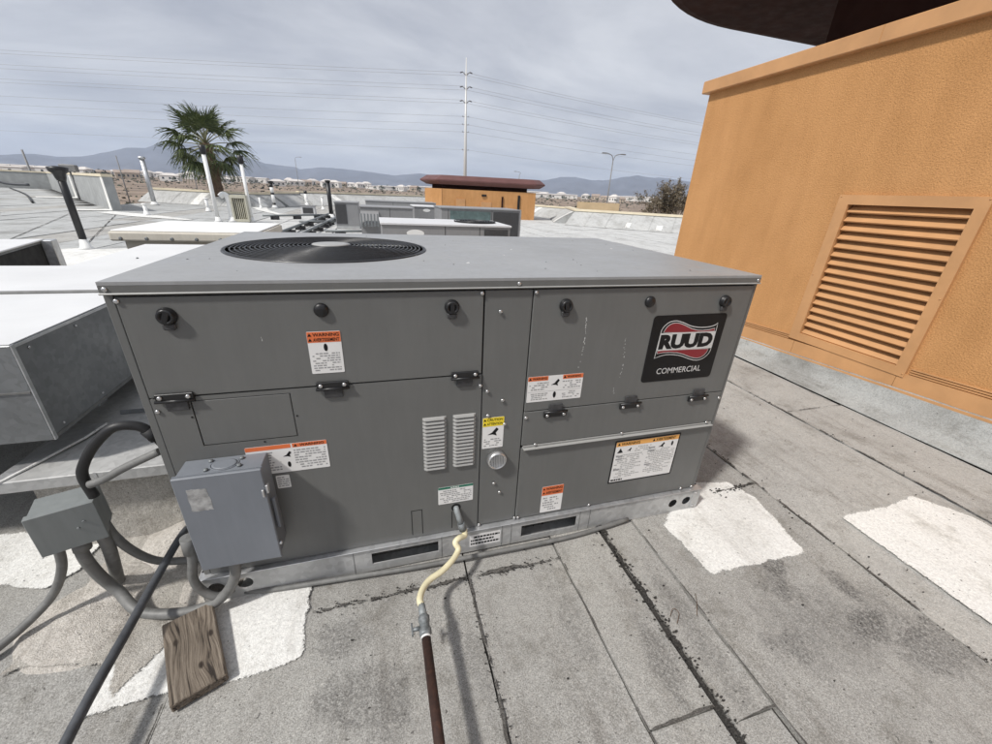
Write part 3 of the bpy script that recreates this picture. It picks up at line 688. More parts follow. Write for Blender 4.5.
# front panels (real gaps between them)
def panel(name, x0, x1, z0, z1, y=-.004, m='cabinet_paint', label=None, th=.0155): return part(name, BX(x0, x1, y, y+th, z0, z1, bev=.0016), m, U, label=label)
panel('corner_post', .000, .0185, ZB+.002, 1.0185, y=0.0); panel('corner_post', 1.866, 1.88, ZB+.002, 1.0185, y=0.0)
for sx in (0, 1):
    x0, x1 = ((0, .011), (W-.011, W))[sx]
    part('side_panel', BX(x0, x1, .016, D-.002, ZB+.002, 1.0185), 'cabinet_paint', U)
part('back_panel', BX(.013, W-.013, D-.0115, D, ZB+.002, 1.0185), 'cabinet_paint', U)
panel('header_strip', .0205, 1.864, 1.0145, 1.0185, y=-.001)
upl = panel('upper_access_panel', .0215, .8865, .7535, 1.0125)
# lower left panel with an inset cover
bm = outline_plate([(.0215, .1235), (.8885, .1235), (.8885, .7495), (.0215, .7495)], [[(.1055, .597), (.343, .597), (.343, .7385), (.1055, .7385)]], XZ(.0115), .0155)
lpl = part('lower_access_panel', bm, 'cabinet_paint', U)
panel('control_cover', .1075, .341, .599, .7365, y=-.0035)
panel('centre_panel', .8915, 1.0375, .1235, 1.0125, y=-.0015)
panel('filter_access_panel', 1.0405, 1.8635, .5985, 1.0125)
panel('hinged_panel', 1.0405, 1.8635, .4605, .5955)
panel('blower_access_panel', 1.0405, 1.8635, .1235, .4475)
hs = part('pull_strip', BX(1.046, 1.858, -.018, .006, .4475, .4515, bev=.001), 'cabinet_light', U)
part('pull_strip', BX(1.046, 1.858, -.006, -.003, .4535, .4595, bev=.0005), 'cabinet_light', U)
# latches
def latch(x, z, rot):
    r_ = bmesh.new(); M = Matrix.Translation((x, -.004, z)) @ Matrix.Rotation(R(90), 4, 'X')
    lathe(r_, [(.0215, 0), (.0215, .004), (.019, .006), (.019, .013), (.0165, .016), (.012, .016), (.011, .012), (.001, .012)], M, 20)
    o = part('latch', r_, 'black_plastic', U)
    g = BX(-.0065, .0065, -.0205, -.0155, -.017, .017, bev=.002); bmesh.ops.transform(g, matrix=Matrix.Translation((x, 0, z)) @ Matrix.Rotation(R(rot), 4, 'Y'), verts=g.verts[:])
    part('latch_grip', g, 'black_plastic', o)
    g = BX(x-.0135, x+.0135, -.014, -.0045, z-.0335, z-.017, bev=.003); part('latch_tab', g, 'coil_dark', o)
for x_, z_, rr in ((.113, .966, 20), (.794, .968, 0), (1.147, .962, -10), (1.751, .960, 15)): latch(x_, z_, rr)
for x_, z_ in ((.452, .970), (1.447, .966)):
    g = bmesh.new(); lathe(g, [(.0185, 0), (.0185, .005), (.013, .010), (.004, .011)], Matrix.Translation((x_, -.004, z_)) @ Matrix.Rotation(R(90), 4, 'X'), 20); part('hole_plug', g, 'black_plastic', U)
# screws share one mesh
g = bmesh.new(); lathe(g, [(.0058, 0), (.0058, .0022), (.0042, .0038), (.001, .0042)], Matrix.Rotation(R(90), 4, 'X'), 10)
scr_me = bpy.data.meshes.new('screw'); bmesh.ops.recalc_face_normals(g, faces=g.faces[:]); g.to_mesh(scr_me); g.free(); scr_me.materials.append(MATS['screw_zinc'])
class _S: data = scr_me
def screw(x, z, y=-.0045, par=None): return inst('screw', _S, par or U, (x, y, z))
for x_, z_ in ((.025, 1.004), (.030, .715), (.881, 1.005), (.884, .712), (.907, .690), (.960, .652), (.912, .600), (.972, .560), (.938, .950), (1.046, 1.005), (1.047, .575), (.945, .315), (.968, .270), (.895, .130), (1.035, .133), (1.857, .570), (1.856, .1305), (1.05, .1305), (1.355, .1305), (1.80, .1305)):
    screw(x_, z_, -.0052)
for x_ in (.012, .99, 1.868): screw(x_, 1.0315, -.0078)
for x_, z_ in ((1.09, .462), (1.44, .462), (1.83, .462)): screw(x_, z_, -.0068)
for x_, z_ in ((.100, .690), (.350, .665), (.255, .591)): part('screw_hole', lathe(bmesh.new(), [(.0028, 0), (.0028, .0006)], Matrix.Translation((x_, -.0045, z_)) @ Matrix.Rotation(R(90), 4, 'X'), 10), 'dark_void', U)
# hinges
def hinge(x, z, flip):
    s = -1 if flip else 1
    a, b = sorted((z, z+s*.021)); h = part('hinge', BX(x-.042, x+.042, -.0125, -.0045, a, b, bev=.0015), 'black_plastic', U)
    a, b = sorted((z-s*.0005, z-s*.029)); part('hinge_tab', BX(x-.0245, x+.0245, -.0105, -.0045, a, b, bev=.001), 'coil_dark', h)
    g = bmesh.new(); cyl(g, (x-.044, -.0125, z), (x+.044, -.0125, z), .0042, seg=10); part('hinge_pin', g, 'black_plastic', h)
    for dx in (-.031, .031): screw(x+dx, z+s*.0115, -.0128, h)
for x_ in (.078, .455, .834): hinge(x_, .7445, False)
for x_ in (1.153, 1.450, 1.749): hinge(x_, .5905, True)
# louvres punched in the lower left panel
g = bmesh.new(); n = 10; rows = []
for y, z in ((-.0042, .0058), (-.0100, .0030), (-.0128, -.0020), (-.0128, -.0034), (-.0042, -.0034)):
    rows.append([g.verts.new(((-.0375+.075*i/n), -.0042+(y+.0042)*(1 if 0 < i < n else .1), z)) for i in range(n+1)])
for j in range(4):
    for i in range(n): g.faces.new((rows[j][i], rows[j][i+1], rows[j+1][i+1], rows[j+1][i]))
lm = bpy.data.meshes.new('louvre'); bmesh.ops.recalc_face_normals(g, faces=g.faces[:]); g.to_mesh(lm); g.free(); lm.materials.append(MATS['cabinet_light'])
class _L: data = lm
for cx in (.7375, .8345):
    for k in range(15): inst('louvre', _L, lpl, (cx, 0, .609-.0136*k))
for x0 in (.650,):
    g = bmesh.new()
    for a in ((x0, x0+.0022, .135, .245), (x0+.036, x0+.0382, .135, .245), (x0, x0+.0382, .245, .2472)): box(g, a[0], a[1], -.0046, -.0041, a[2], a[3])
    part('knockout_line', g, 'dark_void', lpl)
    g = bmesh.new()
    for a in ((.792, .7942, .135, .215),): box(g, a[0], a[1], -.0046, -.0041, a[2], a[3])
    part('knockout_line', g, 'dark_void', lpl)
# round vent cap
g = bmesh.new(); M = Matrix.Translation((.949, -.0018, .423)) @ Matrix.Rotation(R(90), 4, 'X')
lathe(g, [(.034, 0), (.034, .018), (.031, .024), (.028, .024), (.027, .019), (.001, .019)], M, 28); vc = part('vent_cap', g, 'screw_zinc', U)
for k in range(-4, 5):
    hgt = math.sqrt(max(0, .026**2-(k*.0057)**2)); part('vent_cap_rib', BX(.949+k*.0057-.0012, .949+k*.0057+.0012, -.0258, -.0208, .423-hgt, .423+hgt), 'galvanised', vc)
# base rail with fork slots and lifting holes
def rc(x0, x1, z0, z1): return [(x0, z0), (x1, z0), (x1, z1), (x0, z1)]
holes = [rc(.506, .741, .044, .094), rc(1.065, 1.302, .036, .092), circ(.028, .068, .024, 18), circ(.109, .070, .024, 18), circ(1.772, .058, .0215, 18), circ(1.842, .060, .0215, 18)]
bm = outline_plate([(-.012, .010), (1.905, .010), (1.905, .1165), (-.012, .1165)], holes, XZ(-.012), .0035)
rail = part('base_rail', bm, 'rail_metal', U)
part('rail_flange', BX(-.012, 1.905, -.0225, .010, .1175, .1205, bev=.0008), 'galvanised', rail)
part('rail_flange', BX(-.012, 1.905, -.0118, .05, .0082, .0098), 'rail_metal', rail)
part('rail_end', BX(1.906, 1.9085, -.0155, D, .010, .1165), 'rail_metal', rail); part('rail_end', BX(-.0155, -.013, -.0155, D, .010, .1165), 'rail_metal', rail)
part('rail_corner_plate', BX(1.868, 1.9055, -.0182, -.0158, .014, .113, bev=.0006), 'rail_metal', rail)
for z_ in (.028, .1): screw(1.879, z_, -.0186, rail)
part('back_rail', BX(-.012, 1.905, D-.004, D, .010, .1165), 'rail_metal', U)
part('base_pan', BX(.0, 1.89, .13, D-.01, .09, .116), 'coil_dark', U); part('inner_rail', BX(.0, 1.89, .10, .104, .010, .089), 'rail_metal', U)
for x0 in (.445, .752, .985, 1.022, 1.315, 1.36): part('rail_crease', BX(x0, x0+.0018, -.0166, -.0156, .013, .114), 'conduit_metal', rail)

# grit and droppings on the lid
rg = random.Random(12)
for nm, m_, cnt, s0, s1 in (('grit', 'coil_dark', 26, .0018, .005), ('bird_dropping', 'scratch_white', 9, .003, .009)):
    g = bmesh.new()
    for k in range(cnt):
        x_, y_, sz = rg.uniform(.05, 1.83), rg.uniform(.03, 1.1), rg.uniform(s0, s1)
        if math.hypot(x_-FX, y_-FY) < FR+.03: continue
        lp = [(x_+sz*rg.uniform(.5, 1.3)*math.cos(t), y_+sz*rg.uniform(.5, 1.3)*math.sin(t)) for t in [j*1.047 for j in range(6)]]
        lo_ = [g.verts.new((u, v, 1.0482)) for u, v in lp]; tp = g.verts.new((x_, y_, 1.0484+sz*.35))
        for j in range(6): g.faces.new((lo_[j], lo_[(j+1) % 6], tp))
    part(nm, g, m_, top, kind='stuff')
# ---- printed labels
def rows_print(x0, x1, z0, z1, n, y, seed, dens=.8, th=.5):
    g = bmesh.new(); rg = random.Random(seed); p_ = (z1-z0)/n
    for i in range(n):
        zc = z1-p_*(i+.5); x = x0+(rg.uniform(0, .15)*(x1-x0) if rg.random() < .4 else 0); xe = x1-(rg.uniform(0, .3)*(x1-x0) if rg.random() < .5 else 0)
        while x < xe:
            w = min(rg.uniform(.010, .030)*.45, xe-x)
            if rg.random() < dens and w > .001:
                vs = [g.verts.new(q) for q in ((x, y, zc-p_*th/2), (x+w, y, zc-p_*th/2), (x+w, y, zc+p_*th/2), (x, y, zc+p_*th/2))]; g.faces.new(vs)
            x += w+.0022
    return g
def sticker(x0, x1, z0, z1, m='label_white', y=-.0046, name='warning_label', label=None, rad=.003, par=None):
    o = part(name, prism(rrect(x0, x1, z0, z1, rad), XZ(y), .0005), m, par or U, label=label); o['y'] = y-.0005; return o
def quadp(x0, x1, z0, z1, y): return prism([(x0, z0), (x1, z0), (x1, z1), (x0, z1)], XZ(y), .0003)
def tri(cx, cz, s, y): return prism([(cx-s, cz-s*.8), (cx+s, cz-s*.8), (cx, cz+s)], XZ(y), .0003)
def txt(s, x0, x1, z0, z1, y, par, m='label_black', bold=.012, name='lettering'): return part(name, text_mesh(s, x0, x1, z0, z1, y, bold), m, par)
def picto(cx, cz, s, y, par, kind=0):
    if kind == 0:  g = prism(circ(cx, cz, s*.45, 14, s), XZ(y), .0003)
    elif kind == 1: g = prism([(cx-s, cz-s*.5), (cx-s*.2, cz-s*.1), (cx+s*.6, cz+s*.9), (cx+s, cz+s*.5), (cx+s*.5, cz-s*.2), (cx+s*.7, cz-s*.8), (cx, cz-s*.5)], XZ(y), .0003)
    else: g = prism([(cx-s, cz-s*.7), (cx+s, cz-s*.7), (cx+s*.4, cz+s*.2), (cx, cz+s), (cx-s*.5, cz)], XZ(y), .0003)
    return part('pictogram', g, 'label_black', par)
P1, P2 = -.0058, -.0064
# warning label upper left
s = sticker(.407, .491, .791, .912); part('label_header', quadp(.4075, .4905, .8815, .911, -.0052), 'label_orange', s)
for zc, w, t in ((.903, .080, 'WARNING'), (.889, .080, 'AVERTISSEMENT')): part('alert_triangle', tri(.414, zc, .0048, -.0056), 'label_black', s); txt(t, .4215, .487, zc-.0048, zc+.0048, P1, s, bold=.02)
picto(.450, .867, .011, -.0054, s); part('fine_print', rows_print(.414, .484, .797, .853, 8, -.0054, 1), 'print_grey', s)
# label behind the disconnect
s = sticker(.200, .416, .478, .576)
part('label_header', quadp(.2005, .318, .562, .5755, -.0052), 'label_orange', s); part('label_header', quadp(.322, .4155, .562, .5755, -.0052), 'label_orange', s)
part('alert_triangle', tri(.331, .5685, .0045, -.0056), 'label_black', s); txt('WARNING', .342, .408, .5645, .573, P1, s, bold=.02)
picto(.305, .540, .012, -.0054, s, 1); picto(.306, .505, .010, -.0054, s); part('fine_print', rows_print(.324, .410, .486, .556, 8, -.0054, 2), 'print_grey', s); part('fine_print', rows_print(.205, .285, .486, .556, 8, -.0054, 3), 'print_grey', s)
s = sticker(.262, .299, .421, .468, 'label_white'); part('fine_print', rows_print(.265, .296, .425, .464, 5, -.0054, 30), 'print_grey', s)
# yellow caution label on the centre panel
s = sticker(.897, .971, .468, .589, y=-.0022, name='caution_label'); part('label_header', quadp(.8975, .9705, .555, .5885, -.0028), 'label_yellow', s)
for zc, t in ((.580, 'CAUTION'), (.5645, 'ATTENTION')): part('alert_triangle', tri(.9045, zc, .005, -.0032), 'label_black', s); txt(t, .912, .966, zc-.005, zc+.005, -.0034, s, bold=.02)
picto(.934, .532, .019, -.0030, s, 1); part('fine_print', rows_print(.903, .965, .474, .508, 4, -.0030, 4), 'print_grey', s)
# double warning label
s = sticker(1.044, 1.243, .633, .727); part('label_header', quadp(1.0445, 1.115, .711, .7265, -.0052), 'label_orange', s); part('label_header', quadp(1.168, 1.2425, .711, .7265, -.0052), 'label_orange', s)
for x0 in (1.0445, 1.168): part('alert_triangle', tri(x0+.007, .7185, .005, -.0056), 'label_black', s); txt('WARNING', x0+.015, x0+.066, .7145, .723, P1, s, bold=.02)
picto(1.142, .700, .015, -.0054, s, 1); picto(1.143, .655, .012, -.0054, s)
for x0, x1, sd in ((1.05, 1.118, 5), (1.168, 1.236, 6)):
    part('fine_print', rows_print(x0, x1, .675, .706, 4, -.0054, sd), 'print_grey', s); part('fine_print', rows_print(x0, x1, .639, .666, 4, -.0054, sd+9), 'print_grey', s)
part('divider', quadp(1.046, 1.24, .670, .6708, -.0051), 'print_grey', s)
# large framed label
s = sticker(1.424, 1.722, .222, .426, 'label_black', rad=.002); f = part('label_sheet', quadp(1.430, 1.716, .2285, .4195, -.0052), 'label_white', s)
part('label_header', quadp(1.4305, 1.7155, .3985, .419, -.0056), 'label_amber', s)
for x0, x1, t in ((1.452, 1.535, 'WARNING'), (1.608, 1.700, 'AVERTISSEMENT')): part('alert_triangle', tri(x0-.010, .4085, .0062, -.0060), 'label_black', s); txt(t, x0, x1, .4025, .4145, P2, s, bold=.015)
picto(1.452, .378, .013, -.0058, s, 2); picto(1.492, .379, .010, -.0058, s, 1); picto(1.640, .379, .014, -.0058, s, 1); picto(1.690, .381, .011, -.0058, s)
part('fine_print', rows_print(1.517, 1.61, .365, .392, 3, -.0058, 8, .7), 'print_pale', s)
part('fine_print', rows_print(1.436, 1.560, .246, .360, 13, -.0058, 9, .85), 'print_pale', s); part('fine_print', rows_print(1.578, 1.71, .246, .366, 14, -.0058, 10, .85), 'print_pale', s); part('fine_print', rows_print(1.434, 1.486, .232, .242, 1, -.0058, 11, 1, .8), 'label_black', s)
for x0, z0 in ((1.438, .350), (1.438, .336), (1.582, .371), (1.582, .356), (1.436, .287), (1.578, .290)): part('fine_print', quadp(x0, x0+.028, z0, z0+.006, -.0061), 'print_grey', s)
# small orange and green labels, rail label
s = sticker(1.140, 1.229, .133, .259); part('label_header', quadp(1.1405, 1.2285, .2165, .2585, -.0052), 'label_orange', s)
for zc, t in ((.2475, 'WARNING'), (.2285, 'AVERTISSEMENT')): part('alert_triangle', tri(1.148, zc, .005, -.0056), 'label_black', s); txt(t, 1.156, 1.224, zc-.006, zc+.006, P1, s, bold=.02)
part('fine_print', rows_print(1.147, 1.222, .140, .208, 6, -.0054, 12), 'print_grey', s)
s = sticker(.745, .869, .255, .330, name='notice_label'); part('label_header', quadp(.7455, .8685, .3205, .3295, -.0052), 'label_green', s)
part('fine_print', rows_print(.788, .826, .3215, .3285, 1, -.0057, 31, 1, .6), 'label_white', s)
part('fine_print', rows_print(.751, .863, .260, .316, 7, -.0054, 13), 'print_grey', s)
s = sticker(.858, .980, .034, .093, name='rail_label', y=-.0158); part('fine_print', rows_print(.863, .975, .040, .088, 3, -.0165, 14, 1, .55), 'label_black', s)
# brand plate
s = part('brand_plate', prism(rrect(1.477, 1.781, .669, .917, .013), XZ(-.0046), .0008), 'label_black', U)
OUT = [(1.5156, .8656), (1.5205, .8753), (1.526, .8824), (1.5359, .891), (1.5469, .8957), (1.5586, .8978), (1.571, .8978), (1.5841, .8951), (1.5977, .8911), (1.6318, .8779), (1.6484, .8736), (1.6646, .8711), (1.6832, .8694), (1.7014, .8695), (1.7168, .8706), (1.7317, .8736), (1.7411, .8772), (1.7487, .8832), (1.7505, .8683), (1.7509, .8478), (1.7512, .8224), (1.7515, .7967), (1.7502, .7755), (1.7458, .7638), (1.7378, .7547), (1.729, .7481), (1.7195, .7439), (1.7095, .7412), (1.6989, .7405), (1.6821, .7426), (1.6647, .7477), (1.6469, .7541), (1.6293, .761), (1.6096, .7661), (1.5907, .7692), (1.575, .7707), (1.5595, .7712), (1.5473, .7697), (1.5353, .7673), (1.5118, .7606), (1.5127, .788), (1.5135, .815), (1.5143, .8416)]
def inset(pts, d):
    n = len(pts); out = []
    for i in range(n):
        a, b, c = Vector(pts[i-1]), Vector(pts[i]), Vector(pts[(i+1) % n]); t1 = (b-a).normalized(); t2 = (c-b).normalized()
        nn = (Vector((t1.y, -t1.x))+Vector((t2.y, -t2.x))); nn = nn.normalized() if nn.length > 1e-6 else Vector((t1.y, -t1.x))
        out.append(tuple(b+nn*d))
    return out
def flat(pts, y, m, name): return part(name, outline_plate(pts, [], XZ(y), .0002), m, s)
flat(OUT, -.0056, 'logo_silver', 'emblem_outline'); flat(inset(OUT, .0030), -.0060, 'label_black', 'emblem_field'); 
RED1 = [(1.5274, .8576), (1.5321, .8679), (1.5373, .8763), (1.5454, .8829), (1.5566, .8872), (1.5662, .8881), (1.5763, .8876), (1.5895, .8849), (1.6062, .879), (1.6409, .8642), (1.6687, .8576), (1.69, .8561), (1.7159, .8572), (1.7398, .862), (1.7406, .8528), (1.6964, .8522), (1.5929, .8545)]
RED2 = [(1.5196, .7798), (1.52, .7884), (1.5601, .7887), (1.6115, .7873), (1.736, .7844), (1.7324, .7718), (1.7249, .7613), (1.7111, .7536), (1.6982, .7516), (1.6815, .7537), (1.6611, .7598), (1.6316, .7712), (1.6036, .7786), (1.5719, .7824), (1.5415, .7825)]
flat(inset(RED1, -.0022), -.0063, 'logo_silver', 'emblem_edge'); flat(inset(RED2, -.0022), -.0063, 'logo_silver', 'emblem_edge')
flat(RED1, -.0066, 'logo_red', 'emblem_red'); flat(RED2, -.0066, 'logo_red', 'emblem_red')
flat([(1.5145, .8548), (1.7495, .8515), (1.7495, .7870), (1.5145, .7905)], -.0069, 'logo_silver', 'emblem_band')
part('lettering', text_mesh('RUUD', 1.518, 1.7435, .7935, .8485, -.0072, .065), 'label_black', s)
part('lettering', text_mesh('COMMERCIAL', 1.535, 1.727, .698, .7205, -.0056, .003), 'logo_silver', s)
# scratches in the paint
def scratch(pts, w, seed):
    g = bmesh.new(); rg = random.Random(seed)
    for i in range(len(pts)-1):
        a, b = Vector(pts[i]), Vector(pts[i+1]); n = int((b-a).length/.006)
        for k in range(n):
            if rg.random() < .55:
                q = a.lerp(b, k/n); ww = w*rg.uniform(.3, 1); hh = .006*rg.uniform(.4, 1.2); q.x += rg.gauss(0, .0012)
                g.faces.new([g.verts.new((q.x+u, -.0043, q.y+v)) for u, v in ((-ww, 0), (ww, 0), (ww*.7, hh), (-ww*.7, hh))])
    part('scratch', g, 'scratch_white', U)
scratch([(1.224, .915), (1.230, .83), (1.222, .735)], .0019, 1); scratch([(1.381, .85), (1.391, .76), (1.388, .69)], .0015, 2); scratch([(1.372, .655), (1.380, .615)], .0015, 3); scratch([(.3, .9), (.302, .885)], .001, 4)

# ================================================================== DISCONNECT BOX
dz = .561
dis = root('disconnect_box', 'blue-grey electrical disconnect box mounted on the unit front at lower left', 'electrical box', (.155, -.05, .233))
part('enclosure', BX(.053, .255, -.080, -.0046, .2345, .556, bev=.002), 'box_paint', dis)
cv = part('cover', BX(.0495, .2585, -.0925, -.0815, .2325, .5605, bev=.0025), 'box_paint', dis)
part('cover_lip', BX(.0495, .2585, -.0812, -.0780, .5570, .5600), 'box_paint', cv)
g = bmesh.new(); tube(g, [(.158+.034*math.cos(t*math.pi/14), -.042+.026*math.sin(t*math.pi/14), .5568) for t in range(29)], .0018, 6, False); part('hub_plate_ring', g, 'box_paint', dis)
g = bmesh.new(); lathe(g, [(.031, .5562), (.031, .5588), (.026, .560)], Matrix.Translation((.158, -.042, 0)), 24); bmesh.ops.scale(g, vec=(1, .76, 1), space=Matrix.Translation((0, .042, 0)), verts=g.verts[:]); part('hub_plate', g, 'box_paint', dis)
for x_, y_ in ((.120, -.062), (.196, -.024), (.120, -.022), (.198, -.058)):
    part('screw', lathe(bmesh.new(), [(.006, .556), (.006, .561), (.002, .5625)], Matrix.Translation((x_, y_, 0)), 10), 'valve_metal', dis)
part('hasp', BX(.249, .2548, -.100, -.0928, .470, .495, bev=.0015), 'galvanised', dis); part('hasp', BX(.2588, .265, -.094, -.080, .478, .505, bev=.001), 'galvanised', dis)
part('latch_bolt', lathe(bmesh.new(), [(.006, 0), (.006, .006), (.003, .008)], Matrix.Translation((.2588, -.085, .285)) @ Matrix.Rotation(R(90), 4, 'Y'), 10), 'galvanised', dis)
part('handle', BX(.2588, .268, -.072, -.062, .33, .44, bev=.002), 'box_paint', dis)
part('faded_label', outline_plate(ragged([(.075, .452), (.125, .449), (.122, .521), (.076, .523)], .0035, .004, 2), [], XZ(-.0926), .0003), 'faded_label', dis)

# ================================================================== LEFT: CONDUITS, JUNCTION BOX, CURB, DUCTS
jb = root('junction_box', 'grey sheet metal junction box on conduits left of the disconnect', 'electrical box', (-.262, .0, .30))
M = Matrix.Translation((-.2828, .0475, .3755)) @ Matrix.Rotation(R(19.6), 4, 'Z')
g = BX(-.0655, .0655, -.045, .054, -.062, .060, bev=.002); bmesh.ops.transform(g, matrix=M, verts=g.verts[:]); part('enclosure', g, 'junction_paint', jb)
g = BX(-.068, .068, -.0505, -.0455, -.065, .066, bev=.0015); bmesh.ops.transform(g, matrix=M, verts=g.verts[:]); part('cover', g, 'junction_paint', jb)
g = BX(-.068, .068, -.0453, -.030, .0605, .0655, bev=.001); bmesh.ops.transform(g, matrix=M, verts=g.verts[:]); part('cover_lip', g, 'junction_paint', jb)
for q in ((.02, -.0505, -.005), (.035, -.0505, .012)):
    g = bmesh.new(); lathe(g, [(.004, 0), (.003, .003)], M @ Matrix.Translation(q) @ Matrix.Rotation(R(90), 4, 'X'), 8); part('screw', g, 'valve_metal', jb)
def pipe(name, label, cat, pts, r, m, seg=12, sm=8, ends=None, group=None):
    rt_ = root(name, label, cat, tuple(pts[0]), group); part('tube', tube(bmesh.new(), smooth_path(pts, sm), r, seg), m, rt_)
    for a, b, r1, mm in ends or (): part('fitting', cyl(bmesh.new(), a, b, r1, seg=14), mm, rt_)
    return rt_
pipe('flexible_conduit', 'thick black flexible conduit arching from the unit corner to the junction box', 'conduit', [(-.012, .05, .585), (-.026, .045, .625), (-.05, .04, .655), (-.095, .03, .662), (-.148, .03, .617), (-.188, .03, .562), (-.203, .03, .52), (-.200, .032, .452)], .0125, 'rubber_black', ends=(((-.020, .046, .608), (-.034, .043, .640), .0165, 'rubber_black'),))
pipe('rigid_conduit', 'grey conduit running from above the junction box to the unit corner', 'conduit', [(-.185, .012, .505), (-.150, .012, .517), (-.098, .012, .545), (-.010, .018, .582)], .0105, 'conduit_metal')
pipe('riser_pipe', 'mastic-smeared vertical conduit standing beside the left corner of the unit', 'conduit', [(-.026, .12, .60), (-.03, .14, .40), (-.06, .18, .18), (-.09, .21, .02)], .014, 'conduit_metal')
pipe('flexible_conduit', 'thick grey flexible conduit looping from junction box bottom up into the disconnect', 'conduit', [(-.275, .03, .312), (-.285, .03, .25), (-.285, .045, .15), (-.255, .04, .075), (-.182, -.023, .043), (-.07, -.055, .040), (.015, -.055, .046), (.070, -.052, .085), (.105, -.048, .15), (.115, -.046, .234)], .0155, 'conduit_metal', ends=(((-.275, .03, .312), (-.279, .03, .275), .021, 'conduit_metal'),))
pipe('flexible_conduit', 'grey conduit elbow leaving the lower left side of the disconnect box', 'conduit', [(.012, -.040, .315), (.008, -.040, .24), (-.008, -.040, .16), (.002, -.042, .105), (.04, -.046, .068), (.075, -.02, .06)], .0125, 'conduit_metal', ends=(((.013, -.040, .318), (.010, -.040, .262), .0185, 'conduit_metal'),))
pipe('conduit_leg', 'short straight grey conduit from junction box down to a white mastic mound', 'conduit', [(-.235, .05, .31), (-.25, .07, .22), (-.305, .12, .02)], .017, 'conduit_metal')
pipe('flexible_conduit', 'thin grey conduit curving from the junction box toward the left edge', 'conduit', [(-.320, .02, .312), (-.345, .03, .22), (-.40, .04, .12), (-.445, .02, .07), (-.50, -.03, .035), (-.56, -.12, .026), (-.62, -.25, .024)], .012, 'conduit_metal')
pipe('flexible_conduit', 'dark grey conduit running behind the hose from junction box toward the unit base', 'conduit', [(-.232, .07, .322), (-.226, .075, .26), (-.215, .10, .17), (-.19, .13, .09), (-.14, .15, .05), (-.03, .16, .03)], .0125, 'conduit_metal')
pipe('black_hose', 'straight black hose crossing in front of the looping grey conduit', 'hose', [(-.10, -1.9, .022), (-.12, -1.2, .022), (-.133, -.75, .075), (-.136, -.403, .12), (-.134, -.154, .125), (-.13, .21, .12), (-.13, .26, .05)], .0120, 'cable_grey', seg=14)
pipe('roof_conduit', 'long thin grey conduit lying on the roof along the unit base rail', 'conduit', [(.10, -.010, .024), (.2, -.022, .022), (.45, -.036, .022), (.67, -.047, .022), (.95, -.050, .022), (1.23, -.050, .022), (1.42, -.036, .022), (1.55, -.02, .022)], .0085, 'conduit_metal', sm=4)

# weathered board
bd = root('wood_board', 'weathered grey wood board offcut lying on the white coating below the disconnect', 'board', (.02, -.19, .014))
g = bmesh.new(); box(g, -.062, .062, -.128, .128, 0, .030, bev=.003)
bo = part('plank', g, 'weathered_wood', bd, True); bd.rotation_euler = (R(3), 0, R(24)); bd.location = (.018, -.192, .023)

# gas line
gl = root('gas_pipe', 'rusty brown gas pipe joined by a cream flexible connector to the unit front', 'pipe', (.655, -.4, .1))
part('supply_pipe', tube(bmesh.new(), [(.655, -.375, .132), (.656, -.66, .136), (.658, -1.0, .14), (.662, -2.6, .14)], .0128, 14), 'pipe_rust', gl)
part('pipe_support', BX(.60, .72, -1.55, -1.45, .010, .126, bev=.006), 'weathered_wood', gl)
part('collar', cyl(bmesh.new(), (.655, -.372, .132), (.655, -.378, .132), .0145, seg=14), 'pipe_white', gl)
vb = bmesh.new(); lathe(vb, [(.0145, 0), (.0175, .006), (.0175, .018), (.0145, .022), (.0145, .040), (.0165, .044), (.0165, .056), (.012, .060)], Matrix.Translation((.6548, -.371, .132)) @ Matrix.Rotation(R(-90), 4, 'X'), 14)
v_ = part('shutoff_valve', vb, 'valve_metal', gl); part('valve_stem', cyl(bmesh.new(), (.640, -.345, .132), (.622, -.345, .132), .006, seg=10), 'valve_metal', v_); part('valve_handle', BX(.617, .622, -.362, -.326, .127, .137, bev=.001), 'valve_metal', v_)
part('end_fitting', cyl(bmesh.new(), (.6545, -.312, .132), (.653, -.275, .131), .0118, .0105, 8), 'pipe_grey', gl)
part('flexible_connector', tube(bmesh.new(), smooth_path([(.653, -.277, .131), (.650, -.255, .130), (.664, -.215, .122), (.690, -.185, .118), (.732, -.163, .118), (.770, -.132, .118), (.794, -.103, .118), (.800, -.090, .125), (.792, -.078, .140), (.808, -.066, .146), (.830, -.052, .136), (.832, -.043, .150), (.826, -.040, .165)], 8), .0102, 12), 'pipe_cream', gl)
part('nipple', cyl(bmesh.new(), (.827, -.0405, .155), (.820, -.036, .185), .0135, seg=12), 'valve_metal', gl)
part('gas_inlet', tube(bmesh.new(), [(.820, -.036, .184), (.809, -.012, .224), (.808, .004, .232)], .0105, 12), 'pipe_grey', gl)
part('inlet_hole', lathe(bmesh.new(), [(.017, 0), (.017, .0006)], Matrix.Translation((.808, -.0044, .231)) @ Matrix.Rotation(R(90), 4, 'X'), 18), 'dark_void', lpl)

